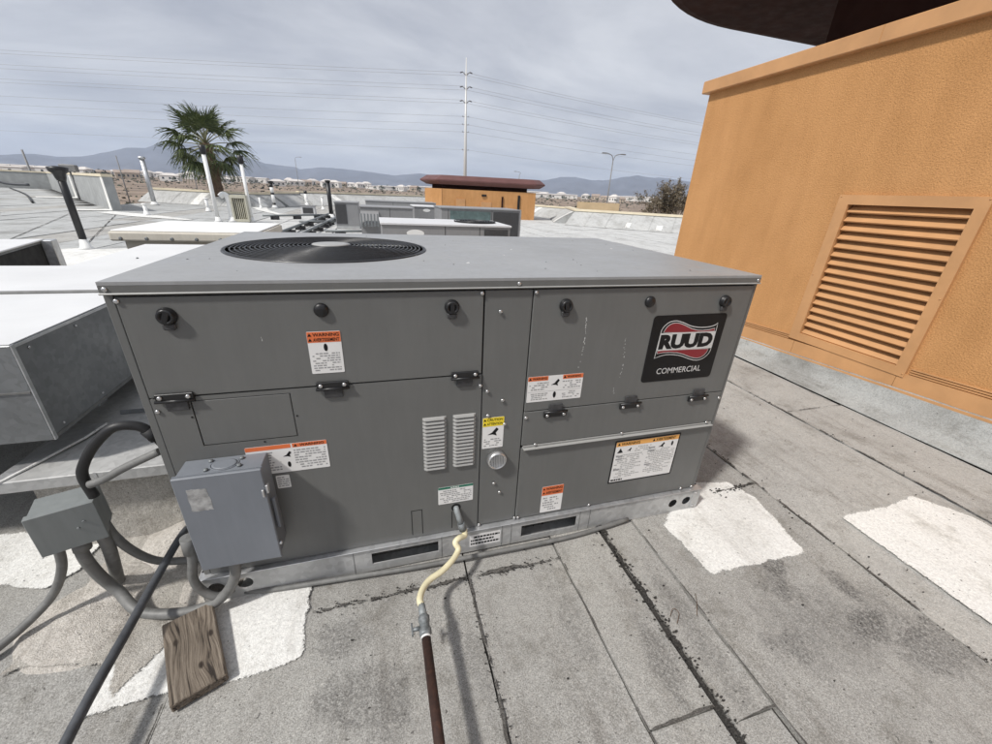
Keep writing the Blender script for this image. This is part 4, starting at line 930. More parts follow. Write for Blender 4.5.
# curb with sheet metal cap, left of the unit
cb = root('roof_curb', 'low white roof curb with bent sheet metal cap beside the unit', 'curb', (-.35, .8, 0))
part('curb_wall', BX(-.575, -.03, .345, 1.55, .0, .314), 'coating_tan', cb)
part('metal_cap', BX(-.625, -.022, .29, 1.6, .316, .360, bev=.003), 'cap_metal', cb)
g = bmesh.new(); vs = [g.verts.new(q) for q in ((-.626, .286, .3625), (-.585, .64, .366), (-.47, .60, .376), (-.492, .512, .372), (-.600, .286, .3625))]; g.faces.new(vs)
g.normal_update(); bmesh.ops.solidify(g, geom=g.faces[:], thickness=.0025); part('bent_flap', g, 'galvanised', cb)
part('cap_seam', tube(bmesh.new(), [(-.598, .292, .363), (-.545, .40, .366), (-.490, .515, .371), (-.468, .605, .374)], .0045, 6), 'coating_white', cb)
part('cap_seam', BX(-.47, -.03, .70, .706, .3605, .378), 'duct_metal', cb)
part('cap_seam', BX(-.36, -.352, .2885, .2895, .316, .360), 'galvanised', cb)

# main supply duct
dt = root('sheet_metal_duct', 'large galvanised rectangular duct left of the unit at the photo edge', 'duct', (-1.6, .95, .36))
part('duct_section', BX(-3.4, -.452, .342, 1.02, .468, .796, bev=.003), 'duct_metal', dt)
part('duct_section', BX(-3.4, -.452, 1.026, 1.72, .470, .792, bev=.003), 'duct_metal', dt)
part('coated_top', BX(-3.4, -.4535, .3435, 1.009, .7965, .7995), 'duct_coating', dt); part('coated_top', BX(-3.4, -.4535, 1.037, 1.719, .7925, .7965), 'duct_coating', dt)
part('standing_seam', BX(-3.4, -.456, 1.010, 1.036, .797, .808, bev=.002), 'conduit_metal', dt)  # seam given a darker metal to stand in for its shadow line
part('flange', BX(-3.4, -.455, .3385, .3415, .640, .646), 'conduit_metal', dt)
for y_ in (1.012, 1.024): part('drive_cleat', BX(-.4518, -.4470, y_, y_+.010, .470, .797, bev=.001), 'galvanised', dt)
part('corner_lip', BX(-.4518, -.4485, .3400, .3520, .470, .797), 'galvanised', dt); part('corner_lip', BX(-.4515, -.4495, .353, 1.010, .786, .795), 'galvanised', dt)
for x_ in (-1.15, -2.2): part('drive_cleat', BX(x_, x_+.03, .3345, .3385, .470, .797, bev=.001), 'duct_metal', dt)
for y_ in (.40, .62, .84, 1.2, 1.5):
    for z_ in (.50, .770): part('screw', lathe(bmesh.new(), [(.005, 0), (.0025, .0035)], Matrix.Translation((-.4514, y_, z_)) @ Matrix.Rotation(R(90), 4, 'Y'), 8), 'screw_zinc', dt)
part('seam_line', BX(-.4515, -.4495, .345, 1.7, .476, .484), 'conduit_metal', dt)
for x_ in (-.62, -3.0, -2.8): part('support_leg', BX(x_-.03, x_+.03, .80, .86, .36 if x_ > -.63 else .006, .4675), 'galvanised', dt)
tr = root('duct_transition', 'sloped white sheet metal transition joining the duct behind the unit corner', 'duct', (-.6, 1.95, .3))
g = bmesh.new(); vs = [g.verts.new(q) for q in ((-1.08, 1.74, .50), (-.14, 1.74, .50), (-.14, 2.38, .50), (-.96, 2.38, .50), (-1.08, 1.74, .785), (-.14, 1.74, .785), (-.14, 2.38, .835), (-.96, 2.38, .835))]
for f in ((0, 3, 2, 1), (4, 5, 6, 7), (0, 1, 5, 4), (1, 2, 6, 5), (2, 3, 7, 6), (3, 0, 4, 7)): g.faces.new([vs[i] for i in f])
part('sloped_box', g, 'duct_coating', tr); part('support_leg', BX(-.6, -.5, 2.0, 2.1, .006, .498), 'galvanised', tr)
for q in ((-.83, 1.95, .802), (-.55, 2.2, .821)): part('screw', lathe(bmesh.new(), [(.008, 0), (.004, .006)], Matrix.Translation(q), 8), 'valve_metal', tr)
# second duct, turned; near-black plate laid over its closed right side
d2 = root('duct_elbow', 'galvanised duct elbow with a near-black side at the far left', 'duct', (-1.95, 2.3, .3), rz=0)
M = Matrix.Translation((-1.72, 2.80, 0)) @ Matrix.Rotation(R(14), 4, 'Z')
def d2box(a, m, name):
    g = BX(*a, bev=.004); bmesh.ops.transform(g, matrix=M, verts=g.verts[:]); return part(name, g, m, d2)
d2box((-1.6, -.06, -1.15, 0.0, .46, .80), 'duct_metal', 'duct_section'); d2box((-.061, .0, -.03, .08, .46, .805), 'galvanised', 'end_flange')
d2box((-1.62, -.05, -1.17, 0.02, .8005, .812), 'duct_coating', 'lid'); d2box((-.7, -.6, -.5, -.4, .006, .459), 'galvanised', 'support_leg')
d2box((-.0598, -.0585, -1.13, -.045, .475, .785), 'dark_void', 'dark_side_plate')

# cream unit behind
cu_ = root('cream_rooftop_unit', 'cream painted rooftop unit with a rounded lid behind the metal ducts', 'air conditioner', (-.78, 3.07, .0))
part('cabinet', BX(-1.22, -.34, 2.68, 3.46, .012, .822, bev=.006), 'cream_paint', cu_)
part('lid', BX(-1.27, -.29, 2.60, 3.54, .826, .893, bev=.012, seg=2), 'cream_paint', cu_)
part('lid_top', BX(-1.255, -.305, 2.615, 3.525, .8935, .904, bev=.004), 'pipe_white', cu_)
for i in range(6): part('screw', lathe(bmesh.new(), [(.014, 0), (.008, .008)], Matrix.Translation((-1.2+.16*i, 2.60, .845)) @ Matrix.Rotation(R(90), 4, 'X'), 8), 'valve_metal', cu_)
for x_ in (-1.0, -.6): part('panel_seam', BX(x_, x_+.008, 2.6785, 2.6798, .03, .80), 'coil_dark', cu_)

# ================================================================== ORANGE BUILDING ON THE RIGHT
ob = root('orange_stucco_penthouse', 'tall orange stucco rooftop wall with louvred vent and dark overhanging roof', 'building', (3.9, 2.9, 0))
WX, WY = 3.9, 2.89
vy0, vy1, vz0, vz1 = .505, 1.195, .335, 1.312            # clear opening of the louvre
bm = outline_plate([(WY, -.2), (WY, 2.30), (-5.0, 2.30), (-5.0, -.2)], [[(vy0, vz0), (vy0, vz1), (vy1, vz1), (vy1, vz0)]], lambda u, v, w: Vector((WX+w, u, v)), .15)
part('wall', bm, 'stucco_orange', ob); part('wall', BX(WX+.151, 10.5, WY-.15, WY, -.2, 2.30), 'stucco_orange', ob)
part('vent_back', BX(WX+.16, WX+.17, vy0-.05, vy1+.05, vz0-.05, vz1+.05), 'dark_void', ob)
part('cornice', BX(WX-.055, WX+.16, -5.0, WY+.055, 2.268, 2.372, bev=.006), 'trim_orange', ob); part('cornice', BX(WX+.161, 10.5, WY-.16, WY+.055, 2.268, 2.372, bev=.006), 'trim_orange', ob)
part('roof_deck', BX(WX+.161, 10.5, -5.0, WY-.161, 2.25, 2.33), 'bitumen', ob)
for y in (1.35, -.62): part('cornice_joint', BX(WX-.0565, WX-.0552, y, y+.004, 2.27, 2.37), 'stucco_orange', ob)
# base trim rises a little towards the viewer, like the roof flashing
def slopebox(x0, x1, y0, y1, za0, za1, zb0, zb1):
    bm = bmesh.new(); vs = [bm.verts.new(q) for q in ((x0, y0, za0), (x1, y0, za0), (x1, y0, za1), (x0, y0, za1), (x0, y1, zb0), (x1, y1, zb0), (x1, y1, zb1), (x0, y1, zb1))]
    for f in ((0, 1, 2, 3), (7, 6, 5, 4), (0, 4, 5, 1), (1, 5, 6, 2), (2, 6, 7, 3), (3, 7, 4, 0)): bm.faces.new([vs[i] for i in f])
    return bm
def tz(y): return .215-.053*y                             # trim bottom height
ys = [(WY, 1.215), (1.212, .485), (.482, -1.2), (-1.203, -5.0)]
for ya, yb in ys:
    part('base_trim', slopebox(WX-.016, WX-.001, yb, ya, tz(yb), tz(yb)+.112, tz(ya), tz(ya)+.112), 'trim_orange', ob)
    part('base_trim_lip', slopebox(WX-.030, WX-.0165, yb, ya, tz(yb)-.012, tz(yb)+.004, tz(ya)-.012, tz(ya)+.004), 'trim_orange', ob)
for ya, yb in ((WY, 1.275), (.43, -5.0)):
    for k in range(3): part('trim_bead', slopebox(WX-.010, WX-.001, yb, ya, tz(yb)+.118+.015*k, tz(yb)+.126+.015*k, tz(ya)+.118+.015*k, tz(ya)+.126+.015*k), 'trim_orange', ob)
# louvre frame and blades
lf = part('vent_frame', outline_plate([(1.268, .279), (1.268, 1.372), (.446, 1.372), (.446, .279)], [[(vy1-.003, vz0+.003), (vy1-.003, vz1-.003), (vy0+.003, vz1-.003), (vy0+.003, vz0+.003)]], lambda u, v, w: Vector((WX-.022+w, u, v)), .0205), 'trim_orange', ob)
nb = 16; pz = (vz1-vz0)/nb
g = bmesh.new(); pr = ((-.004, -.5*pz+.002), (-.012, -.5*pz+.010), (.045, .5*pz+.006), (.050, .5*pz), (.006, -.5*pz+.004))
a_ = [g.verts.new((u, vy0+.004, v)) for u, v in pr]; b_ = [g.verts.new((u, vy1-.004, v)) for u, v in pr]; g.faces.new(a_); g.faces.new(b_[::-1])
for i in range(5): g.faces.new((a_[i], b_[i], b_[(i+1) % 5], a_[(i+1) % 5]))
first = part('louvre_blade', g, 'trim_orange', lf); first.location.z = vz0+pz*.5; first.location.x = WX+.004
for k in range(1, nb):
    o = first.copy(); col.objects.link(o); o.parent = lf; o.location = (WX+.004, 0, vz0+pz*(k+.5))
for y, z in ((1.255, 1.36), (.458, 1.36), (.458, .30), (.458, .8), (1.255, .8)): part('screw', lathe(bmesh.new(), [(.006, 0), (.003, .004)], Matrix.Translation((WX-.022, y, z)) @ Matrix.Rotation(R(-90), 4, 'Y'), 8), 'trim_orange', lf)
# flashing at the foot of the wall
g = bmesh.new(); n = 60; rows = []
for i in range(n+1):
    y = -5+(WY+.2+5)*i/n; w = .006*noise.noise((y*3, 0, 1)); row = []
    for (xx, zf) in ((3.685, 0), (3.70, .03), (3.78, .22), (3.84, .55), (3.878, .95), (3.884, 1.02)):
        row.append(g.verts.new((xx+w, y, .016+(tz(y)-.010)*zf+.004*noise.noise((xx*9, y*5, 2)))))
    rows.append(row)
for i in range(n):
    for j in range(5): f = g.faces.new((rows[i][j], rows[i+1][j], rows[i+1][j+1], rows[i][j+1])); f.smooth = True
g.normal_update(); bmesh.ops.solidify(g, geom=g.faces[:], thickness=.003)
part('flashing', g, 'flashing', ob)
# dark overhang: neck and bull-nosed slab with rounded corner
part('overhang_neck', BX(WX+.75, 10.5, -5.0, WY-.45, 2.331, 3.44), 'maroon', ob)
def slab_loop(off, cr=2.18):
    x0, x1, y0, y1 = 3.22-off, 11.2, -6, 4.58+off
    pts = [(x1, y0), (x1, y1)]; cr += off
    for i in range(17): t = R(90+90*i/16); pts.append((x0+cr+cr*math.cos(t), y1-cr+cr*math.sin(t)))
    pts.append((x0, y0)); return pts
g = bmesh.new(); loops = [[g.verts.new((u, v, z)) for u, v in slab_loop(o_)] for o_, z in ((-.12, 3.40), (0, 3.43), (.05, 3.50), (.05, 3.56), (-.12, 3.75))]
for a, b in zip(loops, loops[1:]):
    for i in range(len(a)): f = g.faces.new((a[i], a[(i+1) % len(a)], b[(i+1) % len(a)], b[i]))
g.faces.new(loops[0][::-1]); g.faces.new(loops[-1]); part('overhang_roof', g, 'maroon', ob)

# ================================================================== SMALL ORANGE TOWER, FAR
tw = root('orange_roof_tower', 'small distant orange tower with a maroon slab roof behind the units', 'building', (6.6, 22.5, 0))
PL = [(3.45, 23.6), (4.2, 22.3), (9.35, 21.6), (9.9, 23.2), (9.2, 26), (4.2, 26)]
part('wall', prism(PL, XY(-.5), 1.92), 'stucco_orange', tw)
part('roof_neck', prism([(3.85, 23.5), (4.3, 22.7), (9.0, 22.1), (9.4, 23.3), (8.9, 25.6), (4.5, 25.6)], XY(1.425), .20), 'maroon', tw)
SL = [(3.2, 23.6), (3.9, 22.2), (9.3, 21.4), (9.9, 21.7), (10.0, 23.4), (9.4, 26.2), (4.0, 26.2)]
def scaled(pts, f): cx = sum(q[0] for q in pts)/len(pts); cy = sum(q[1] for q in pts)/len(pts); return [(cx+(x-cx)*f, cy+(y-cy)*f) for x, y in pts]
g = bmesh.new(); loops = [[g.verts.new((u, v, z)) for u, v in scaled(SL, f)] for f, z in ((.91, 1.63), (1.0, 1.80), (1.0, 1.86), (.9, 2.08))]
for a, b in zip(loops, loops[1:]):
    for i in range(len(a)): g.faces.new((a[i], a[(i+1) % len(a)], b[(i+1) % len(a)], b[i]))
g.faces.new(loops[0][::-1]); g.faces.new(loops[-1]); part('slab_roof', g, 'maroon_light', tw)
def ty(x): return 22.3-.7*(x-4.2)/5.15
for x0, x1, z0, z1, nm, m in ((6.35, 6.6, 1.12, 1.22, 'scupper', 'dark_void'), (7.45, 7.53, .35, 1.15, 'downspout', 'maroon'), (8.35, 8.47, .2, 1.25, 'downspout', 'dark_void'), (6.3, 6.9, .3, .85, 'access_door', 'trim_orange'), (4.95, 5.45, .45, .95, 'access_door', 'trim_orange')):
    y = ty((x0+x1)/2); part(nm, BX(x0, x1, y-.07, y+.02, z0, z1), m, tw)
part('wall_corner', BX(4.19, 4.205, 22.28, 22.30, .2, 1.42), 'trim_orange', tw)

# ================================================================== OTHER ROOFTOP UNITS
def rtu(name, label, x0, x1, y0, y1, z1, coil=None, coil_side=True, oval=None, seams=(), fan=None, topm='far_unit_top', hood=None, dark=None, vents=()):
    r = root(name, label, 'air conditioner', ((x0+x1)/2, (y0+y1)/2, 0))
    part('base_rail', BX(x0, x1, y0+.01, y1-.01, .012, .10), 'rail_metal', r)
    part('cabinet', BX(x0, x1, y0, y1, .101, z1-.03, bev=.004), 'far_unit_paint', r)
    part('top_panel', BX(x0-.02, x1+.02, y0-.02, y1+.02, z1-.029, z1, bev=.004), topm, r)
    for sx in seams: part('panel_seam', BX(sx, sx+.012, y0-.002, y0-.0005, .11, z1-.035), 'coil_dark', r)
    if coil: 
        part('coil', BX(coil[0], coil[1], y0-.012, y0-.001, .16, z1-.07), coil[2] if len(coil) > 2 else 'coil_dark', r)
    if coil_side: part('coil', BX(x1+.001, x1+.012, y0+.06, y1-.06, .16, z1-.07), 'coil_dark', r)
    if oval: part('brand_badge', prism(circ(oval[0], oval[1], oval[2], 24, oval[2]*.40), XZ(y0-.001), .004), 'label_white', r)
    if fan:
        g = bmesh.new(); fx, fy, fr = fan
        for i in range(8): rr = fr*(i+1)/8; tube(g, [(fx+rr*math.cos(t*math.pi/12), fy+rr*math.sin(t*math.pi/12), z1+.02) for t in range(25)], .006, 4, False)
        for i in range(6): t = math.pi*i/3; tube(g, [(fx, fy, z1+.022), (fx+fr*math.cos(t), fy+fr*math.sin(t), z1+.012)], .006, 4)
        part('fan_grille', g, 'black_plastic', r); part('fan_well', lathe(bmesh.new(), [(fr, z1+.001), (fr, z1+.006)], Matrix.Translation((fx, fy, 0)), 24), 'dark_void', r)
    if dark: part('opening', BX(dark[0], dark[1], y0-.006, y0-.001, dark[2], dark[3]), 'dark_void', r)
    if hood:
        hx0, hx1, hz0, hz1, hd = hood
        h = part('intake_hood', prism([(0, hz0), (-hd, hz0), (-hd, hz0+.08), (0, hz1)], lambda u, v, w: Vector((hx0+w, y0-.001+u, v)), hx1-hx0), 'far_unit_paint', r)
        nv = 6
        for i in range(nv): xx = hx0+.03+(hx1-hx0-.06)*i/(nv-1); part('hood_slat', BX(xx-.018, xx+.018, y0-hd-.03, y0-hd-.002, hz0-.0, hz1-.05), 'valve_metal', h)
    return r
rtu('rooftop_unit', 'nearest grey rooftop unit behind the main one with an oval cream badge', .70, 2.74, 5.5, 6.7, .80, oval=(1.20, .655, .135), seams=(1.66, 2.22), coil=(2.30, 2.70), fan=(2.28, 6.1, .36))
rtu('rooftop_unit', 'wide grey rooftop unit with greenish coil panel and dark right end', 2.14, 4.12, 9.0, 10.2, .93, coil=(2.35, 3.35, 'glass_coil'), seams=(2.3, 3.38), topm='far_unit_paint')
part('coil', BX(3.42, 4.08, 8.988, 8.999, .2, .86), 'coil_dark', bpy.data.objects['rooftop_unit.001'])
rtu('rooftop_unit', 'grey rooftop unit with a white oval badge and dark slot before the orange tower', 1.78, 2.64, 12.0, 13.2, .84, oval=(2.15, .72, .11), dark=(1.9, 2.45, .42, .5), coil_side=False)
rtu('rooftop_unit', 'grey rooftop unit with a vertical slatted hood on its left front', .26, 1.60, 10.5, 11.7, .83, hood=(.26, .72, .36, .72, .30), seams=(1.0,), coil_side=False, topm='far_unit_paint')
rtu('rooftop_unit', 'small dark grey rooftop unit beside the black vent pipe', -.60, .12, 13.6, 14.8, .82, coil=(-.58, -.25), coil_side=False, topm='far_unit_paint')
rtu('rooftop_unit', 'farthest low grey rooftop unit near the end parapet', .3, 3.2, 17.5, 19, .80, coil_side=False, topm='far_unit_paint', seams=(1.4,))
tag(link('support_post', BX(4.20, 4.27, 9.35, 9.42, .0, .92, bev=.004), 'galvanised'), 'thin galvanised post at the right end of the wide rooftop unit', 'post')

# ================================================================== VENT PIPES
def vent(name, label, x, y, h, r, segs, cap=None, capm='black_plastic', lean=(0, 0)):
    rt_ = root(name, label, 'vent pipe', (x, y, 0)); z = .0
    top_ = Vector((lean[0], lean[1], 0))
    for f0, f1, m in segs: part('pipe', cyl(bmesh.new(), Vector((x, y, h*f0+.004))+top_*f0, Vector((x, y, h*f1))+top_*f1, r, seg=16), m, rt_)
    part('flashing_boot', lathe(bmesh.new(), [(r*2.4, .012), (r*1.5, .05), (r*1.1, .16)], Matrix.Translation((x, y, 0)), 18), 'pipe_white', rt_)
    if cap: part('cap', lathe(bmesh.new(), [(q[0], h+q[1]) for q in cap], Matrix.Translation((x+lean[0], y+lean[1], 0)), 18), capm, rt_)
    return rt_
FUN = [(.055, -.22), (.075, -.16), (.085, -.10), (.13, -.06), (.14, .0), (.05, .02)]
vent('vent_pipe', 'black vent pipe with funnel cap and white lower end at left', -4.5, 8.2, 1.35, .055, ((0, .14, 'pipe_white'), (.14, 1, 'black_plastic')), FUN)
CAP = [(.065, -.02), (.08, .0), (.095, .22), (.05, .24)]
vent('vent_pipe', 'tall white vent pipe with black cap in front of the palm trunk', -4.42, 15.1, 2.02, .06, ((0, 1, 'pipe_white'),), CAP)
vent('vent_pipe', 'tall white vent pipe with black cap right of the palm', -3.5, 15.45, 1.82, .052, ((0, 1, 'pipe_white'),), CAP)
vent('vent_pipe', 'grey metal vent pipe standing left of the palm', -10.0, 24.5, 2.05, .10, ((0, 1, 'galvanised'),), [(.10, 0), (.16, .03), (.12, .12)], 'galvanised')
vent('vent_pipe', 'white vent pipe with black bands behind the louvred box', -4.75, 25.6, 1.25, .09, ((0, .22, 'black_plastic'), (.22, .55, 'pipe_white'), (.55, .64, 'black_plastic'), (.64, .85, 'pipe_white'), (.85, 1, 'black_plastic')), [(.1, 0), (.16, .1), (.05, .14)])
vent('vent_pipe', 'short white vent pipe with black top near the far parapet', -3.6, 29.6, .92, .10, ((0, .8, 'pipe_white'), (.8, 1, 'black_plastic')))
vent('vent_pipe', 'plain black vent pipe beside the small dark grey unit', -1.18, 18.7, 1.42, .085, ((0, 1, 'black_plastic'),), [(.10, 0), (.12, .05), (.08, .07)])
vent('vent_pipe', 'thin white pipe stub in the middle of the white roof area', -5.2, 27.0-2.5, .55, .05, ((0, 1, 'pipe_white'),))
gn = root('gooseneck_vent', 'white gooseneck vent beside the cream louvred box', 'vent', (-4.05, 15.3, 0))
part('pipe', tube(bmesh.new(), smooth_path([(-4.05, 15.3, .0), (-4.05, 15.3, .55), (-4.07, 15.3, .78), (-4.17, 15.3, .86), (-4.28, 15.28, .78)], 6), .085, 12), 'pipe_white', gn)
part('flashing_boot', lathe(bmesh.new(), [(.2, .012), (.12, .06), (.10, .16)], Matrix.Translation((-4.05, 15.3, 0)), 16), 'pipe_white', gn)
lb = root('louvred_box', 'cream louvred vent box standing beside the right white pipe', 'vent box', (-3.75, 15.5, 0))
part('frame', outline_plate(rc(-3.98, -3.52, .02, .86), [rc(-3.94, -3.56, .10, .76)], XZ(15.5), .3), 'louver_cream', lb)
part('back', BX(-3.97, -3.53, 15.505, 15.52, .03, .85), 'palm_dead', lb)
for k in range(7): part('slat', BX(-3.935+.055*k, -3.915+.055*k, 15.24, 15.30, .10, .76), 'louver_cream', lb)
for i, (x, y, h, lab) in enumerate(((-6.4, 20.5, .5, 'short white roof stub between the grey vent and the palm trunk'), (-2.6, 22.5, .5, 'short white roof stub left of the plain black vent pipe'), (-2.2, 25.5, .65, 'white roof stub behind the dark gas lines'), (-7.3, 17.2, .35, 'small white stub left of the white gooseneck'))):
    vent('roof_stub', lab, x, y, h, .06, ((0, 1, 'pipe_white'),), [(.07, 0), (.09, .04), (.05, .06)], 'pipe_white')
for i, (x, y, lab) in enumerate(((-2.35, 20.8, 'low pale equipment box left of the plain black vent pipe'), (-.2, 22.0, 'low pale equipment box behind the small dark grey unit'), (3.4, 15.2, 'low grey equipment box before the orange tower'))):
    r = root('equipment_box', lab, 'box', (x, y, 0)); part('case', BX(x-.3, x+.3, y-.25, y+.25, .012, .36, bev=.01), 'far_unit_top', r); part('lid', BX(x-.33, x+.33, y-.28, y+.28, .362, .40, bev=.005), 'far_unit_paint', r); part('panel', BX(x-.22, x+.22, y-.262, y-.2515, .06, .3), 'coil_dark', r)
# leaning light pole stub on the far left, small roof dome on the wall
for i, (x, y, h, lab) in enumerate(((-14.6, 27.5, .7, 'dark hooded pipe stub rising above the left parapet'), (-17.6, 33, .8, 'dark square flood light above the left parapet'))):
    r = root('roof_light', lab, 'light', (x, y, 0)); part('stem', cyl(bmesh.new(), (x, y, -.3), (x, y, 1.35+.1*i), .04, seg=8), 'lamp_steel', r); part('head', BX(x-.35, x+.35, y-.15, y+.15, 1.35+.1*i, 1.68+.1*i, bev=.03), 'lamp_steel', r)
pipe('roof_cable', 'black cable lying on the roof below the left parapet', 'cable', [(-26.0, 41.2, .05), (-19, 31, .05), (-13.6, 22.4, .05)], .045, 'rubber_black', seg=6)
pipe('roof_cable', 'coiled dark hose slumped against the far left parapet', 'hose', [(-33, 42.2, .4), (-31.5, 42.2, .75), (-30, 42.3, .55), (-28.6, 42.4, .85), (-27, 42.5, .35), (-25.6, 42.6, .3)], .10, 'cable_grey', seg=6)
# pipes on blocks behind the unit
def gasrun(label, a, b, n, off=.1):
    r = root('gas_line', label, 'pipe', (a[0], a[1], 0)); a, b = Vector((*a, .15)), Vector((*b, .15))
    part('tube', cyl(bmesh.new(), a, b, .035, seg=10), 'valve_metal', r)
    for k in range(n):
        q = a.lerp(b, (k+.5)/n); part('support_block', BX(q.x-.14, q.x+.14, q.y-.09, q.y+.09, .004, .118, bev=.008), 'rubber_black', r)
    return r
gasrun('left one of the two dark gas lines running back from the main unit on blocks', (-1.75, 9.5), (-1.25, 20.5), 8)
gasrun('right one of the two dark gas lines running back from the main unit on blocks', (-1.2, 9.5), (-.72, 19.4), 8)
gasrun('dark pipe on blocks crossing the roof left of the black vent pipe', (-3.4, 16.6), (-1.3, 18.2), 3)
gasrun('dark pipe on blocks crossing to the slatted hood unit', (-.7, 11.1), (.8, 11.4), 2)
gasrun('thin dark pipe crossing to the small dark grey unit', (-1.8, 14.2), (-.7, 14.6), 2)

# ================================================================== PALM, BUSH
pt = root('palm_tree', 'fan palm with a ragged green crown rising behind the left parapet', 'palm tree', (-7.55, 26.6, -6))
B0 = Vector((-7.55, 26.6, -6)); TOP = Vector((-7.72, 26.4, 3.05))
n = 46; g = bmesh.new(); path = [B0.lerp(TOP, i/n) for i in range(n+1)]
tube(g, path, [.34-.06*i/n+(.035 if i % 2 else -.01) for i in range(n+1)], 12)
part('trunk', g, 'bark', pt)
def frond_mesh(seed, droop, dead=False):
    rg = random.Random(seed); g = bmesh.new(); Lp = 1.05*rg.uniform(.85, 1.1)
    pth = [Vector((Lp*t, 0, -droop*.25*t*t)) for t in (0, .25, .5, .75, 1)]; tube(g, pth, [.03, .026, .022, .02, .016], 5)
    for f in g.faces: f.material_index = 1
    tip = pth[-1]; nb_ = 30
    for k in range(nb_):
        a = R(-118+236*k/(nb_-1))+rg.gauss(0, .03); L = .84*rg.uniform(.80, 1.1)*(1-.18*abs(a)/2); w = .034
        d = Vector((math.cos(a), math.sin(a), .06)); sd = Vector((-math.sin(a), math.cos(a), 0)); prev = None
        for t, ww in ((0, .3), (.3, 1), (.6, .85), (.82, .45), (1, .06)):
            q = tip+d*(L*t)+Vector((0, 0, -(.10+droop*.55)*(t**2.4)*L*rg.uniform(.8, 1.4)+.05*math.sin(k*2.1)*t)); lift = Vector((0, 0, .012))
            cur = [g.verts.new(q-sd*w*ww+lift), g.verts.new(q-Vector((0, 0, .006))), g.verts.new(q+sd*w*ww+lift)]
            if prev:
                for j in (0, 1): g.faces.new((prev[j], prev[j+1], cur[j+1], cur[j]))
            prev = cur
    me = bpy.data.meshes.new('frond'); g.to_mesh(me); g.free(); me.materials.append(MATS['palm_dead' if dead else 'palm_leaf']); me.materials.append(MATS['palm_petiole']); return me
FM = [frond_mesh(1, .5), frond_mesh(2, .9), frond_mesh(3, 1.3), frond_mesh(4, 1.5, True)]
rng = random.Random(21)
for k in range(30):
    t = k/29; el = 82-t*108+rng.uniform(-9, 9); az = k*137.5+rng.uniform(-14, 14)
    class _F: data = FM[0 if t < .35 else (1 if t < .75 else 2)]
    o = inst('frond', _F, pt, TOP+Vector((0, 0, .05-.30*t)), Euler((rng.uniform(-.3, .3), -R(el), R(az)), 'XYZ')); s = rng.uniform(.98, 1.2); o.scale = (s, s, s)
for k in range(5):
    class _F: data = FM[3]
    o = inst('frond', _F, pt, TOP+Vector((0, 0, -.35)), Euler((0, R(62+rng.uniform(0, 14)), R(k*72+20)), 'XYZ')); o.scale = (.7, .7, .7); o['label'] = 'dry hanging frond'

def bush(name, label, loc, h, wdt, seed):
    r = root(name, label, 'tree', loc); rg = random.Random(seed); g = bmesh.new(); lf_ = bmesh.new(); base = Vector(loc)
    def grow(p0, d, L, rad, lev):
        p1 = p0+d*L*.5+Vector((rg.gauss(0, .04), rg.gauss(0, .04), 0))*L; p2 = p0+d*L
        tube(g, [p0, p1, p2], [rad, rad*.8, rad*.55], 4 if lev else 6, False)
        if lev >= 4 or L < .25:
            for _ in range(16):
                c = p0.lerp(p2, rg.random())+Vector((rg.gauss(0, .07), rg.gauss(0, .07), rg.gauss(0, .07))); s = rg.uniform(.04, .10)
                v = [lf_.verts.new(c+Vector((rg.uniform(-s, s), rg.uniform(-s, s), rg.uniform(-s, s)))) for _ in range(4)]; lf_.faces.new(v[:3]); lf_.faces.new((v[0], v[2], v[3]))
            return
        for _ in range(rg.choice((3, 4, 4)) if lev < 3 else 3):
            nd = (d+Vector((rg.gauss(0, .42)*wdt, rg.gauss(0, .42)*wdt, rg.gauss(.1, .25)))).normalized(); grow(p1.lerp(p2, rg.random()), nd, L*rg.uniform(.55, .8), rad*.55, lev+1)
    for k in range(7):
        a = k*.9; grow(base+Vector((.15*math.cos(a), .15*math.sin(a), 0)), Vector((.55*math.cos(a)*wdt, .55*math.sin(a)*wdt, 1)).normalized(), h*.42, .09, 0)
    part('trunk', g, 'twig', r); part('crown', lf_, 'bush_leaf', r, kind='stuff'); return r
bush('bare_bush', 'large twiggy olive-brown desert tree beside the orange wall', (27.6, 31.5, -3.0), 6.6, .95, 4)

# ================================================================== POWER LINE, STREET LAMPS
PX, PY = 27.1, 126.2
pw = root('power_pole', 'tall white steel transmission pole rising behind the small orange tower', 'power pole', (PX, PY, -6))
part('shaft', tube(bmesh.new(), [(PX, PY, -6), (PX, PY, 12), (PX, PY, 33.8)], [.60, .42, .14], 14), 'steel_pole', pw)
ATT = []
for z in (30.6, 27.4, 24.2):
    for sgn in (-1, 1):
        ar = part('arm', tube(bmesh.new(), [(PX, PY, z-.6), (PX+.9*sgn, PY-.25*sgn, z+.1)], [.16, .09], 8), 'lamp_steel', pw)
        part('insulator', tube(bmesh.new(), [(PX+.9*sgn, PY-.25*sgn, z+.1), (PX+1.6*sgn, PY-.35*sgn, z-.1)], .14, 8), 'insulator', pw)
for z in (20.5, 18.6, 16.8, 12.4):
    part('arm', tube(bmesh.new(), [(PX-.9, PY+.2, z), (PX+.9, PY-.2, z)], .05, 8), 'lamp_steel', pw)
    for sgn in (-1, 1): part('insulator', cyl(bmesh.new(), (PX+.85*sgn, PY, z), (PX+.85*sgn, PY, z+.3), .06, seg=8), 'insulator', pw)
LE, RE = Vector((-260, 200, 0)), Vector((260, 163, 0))
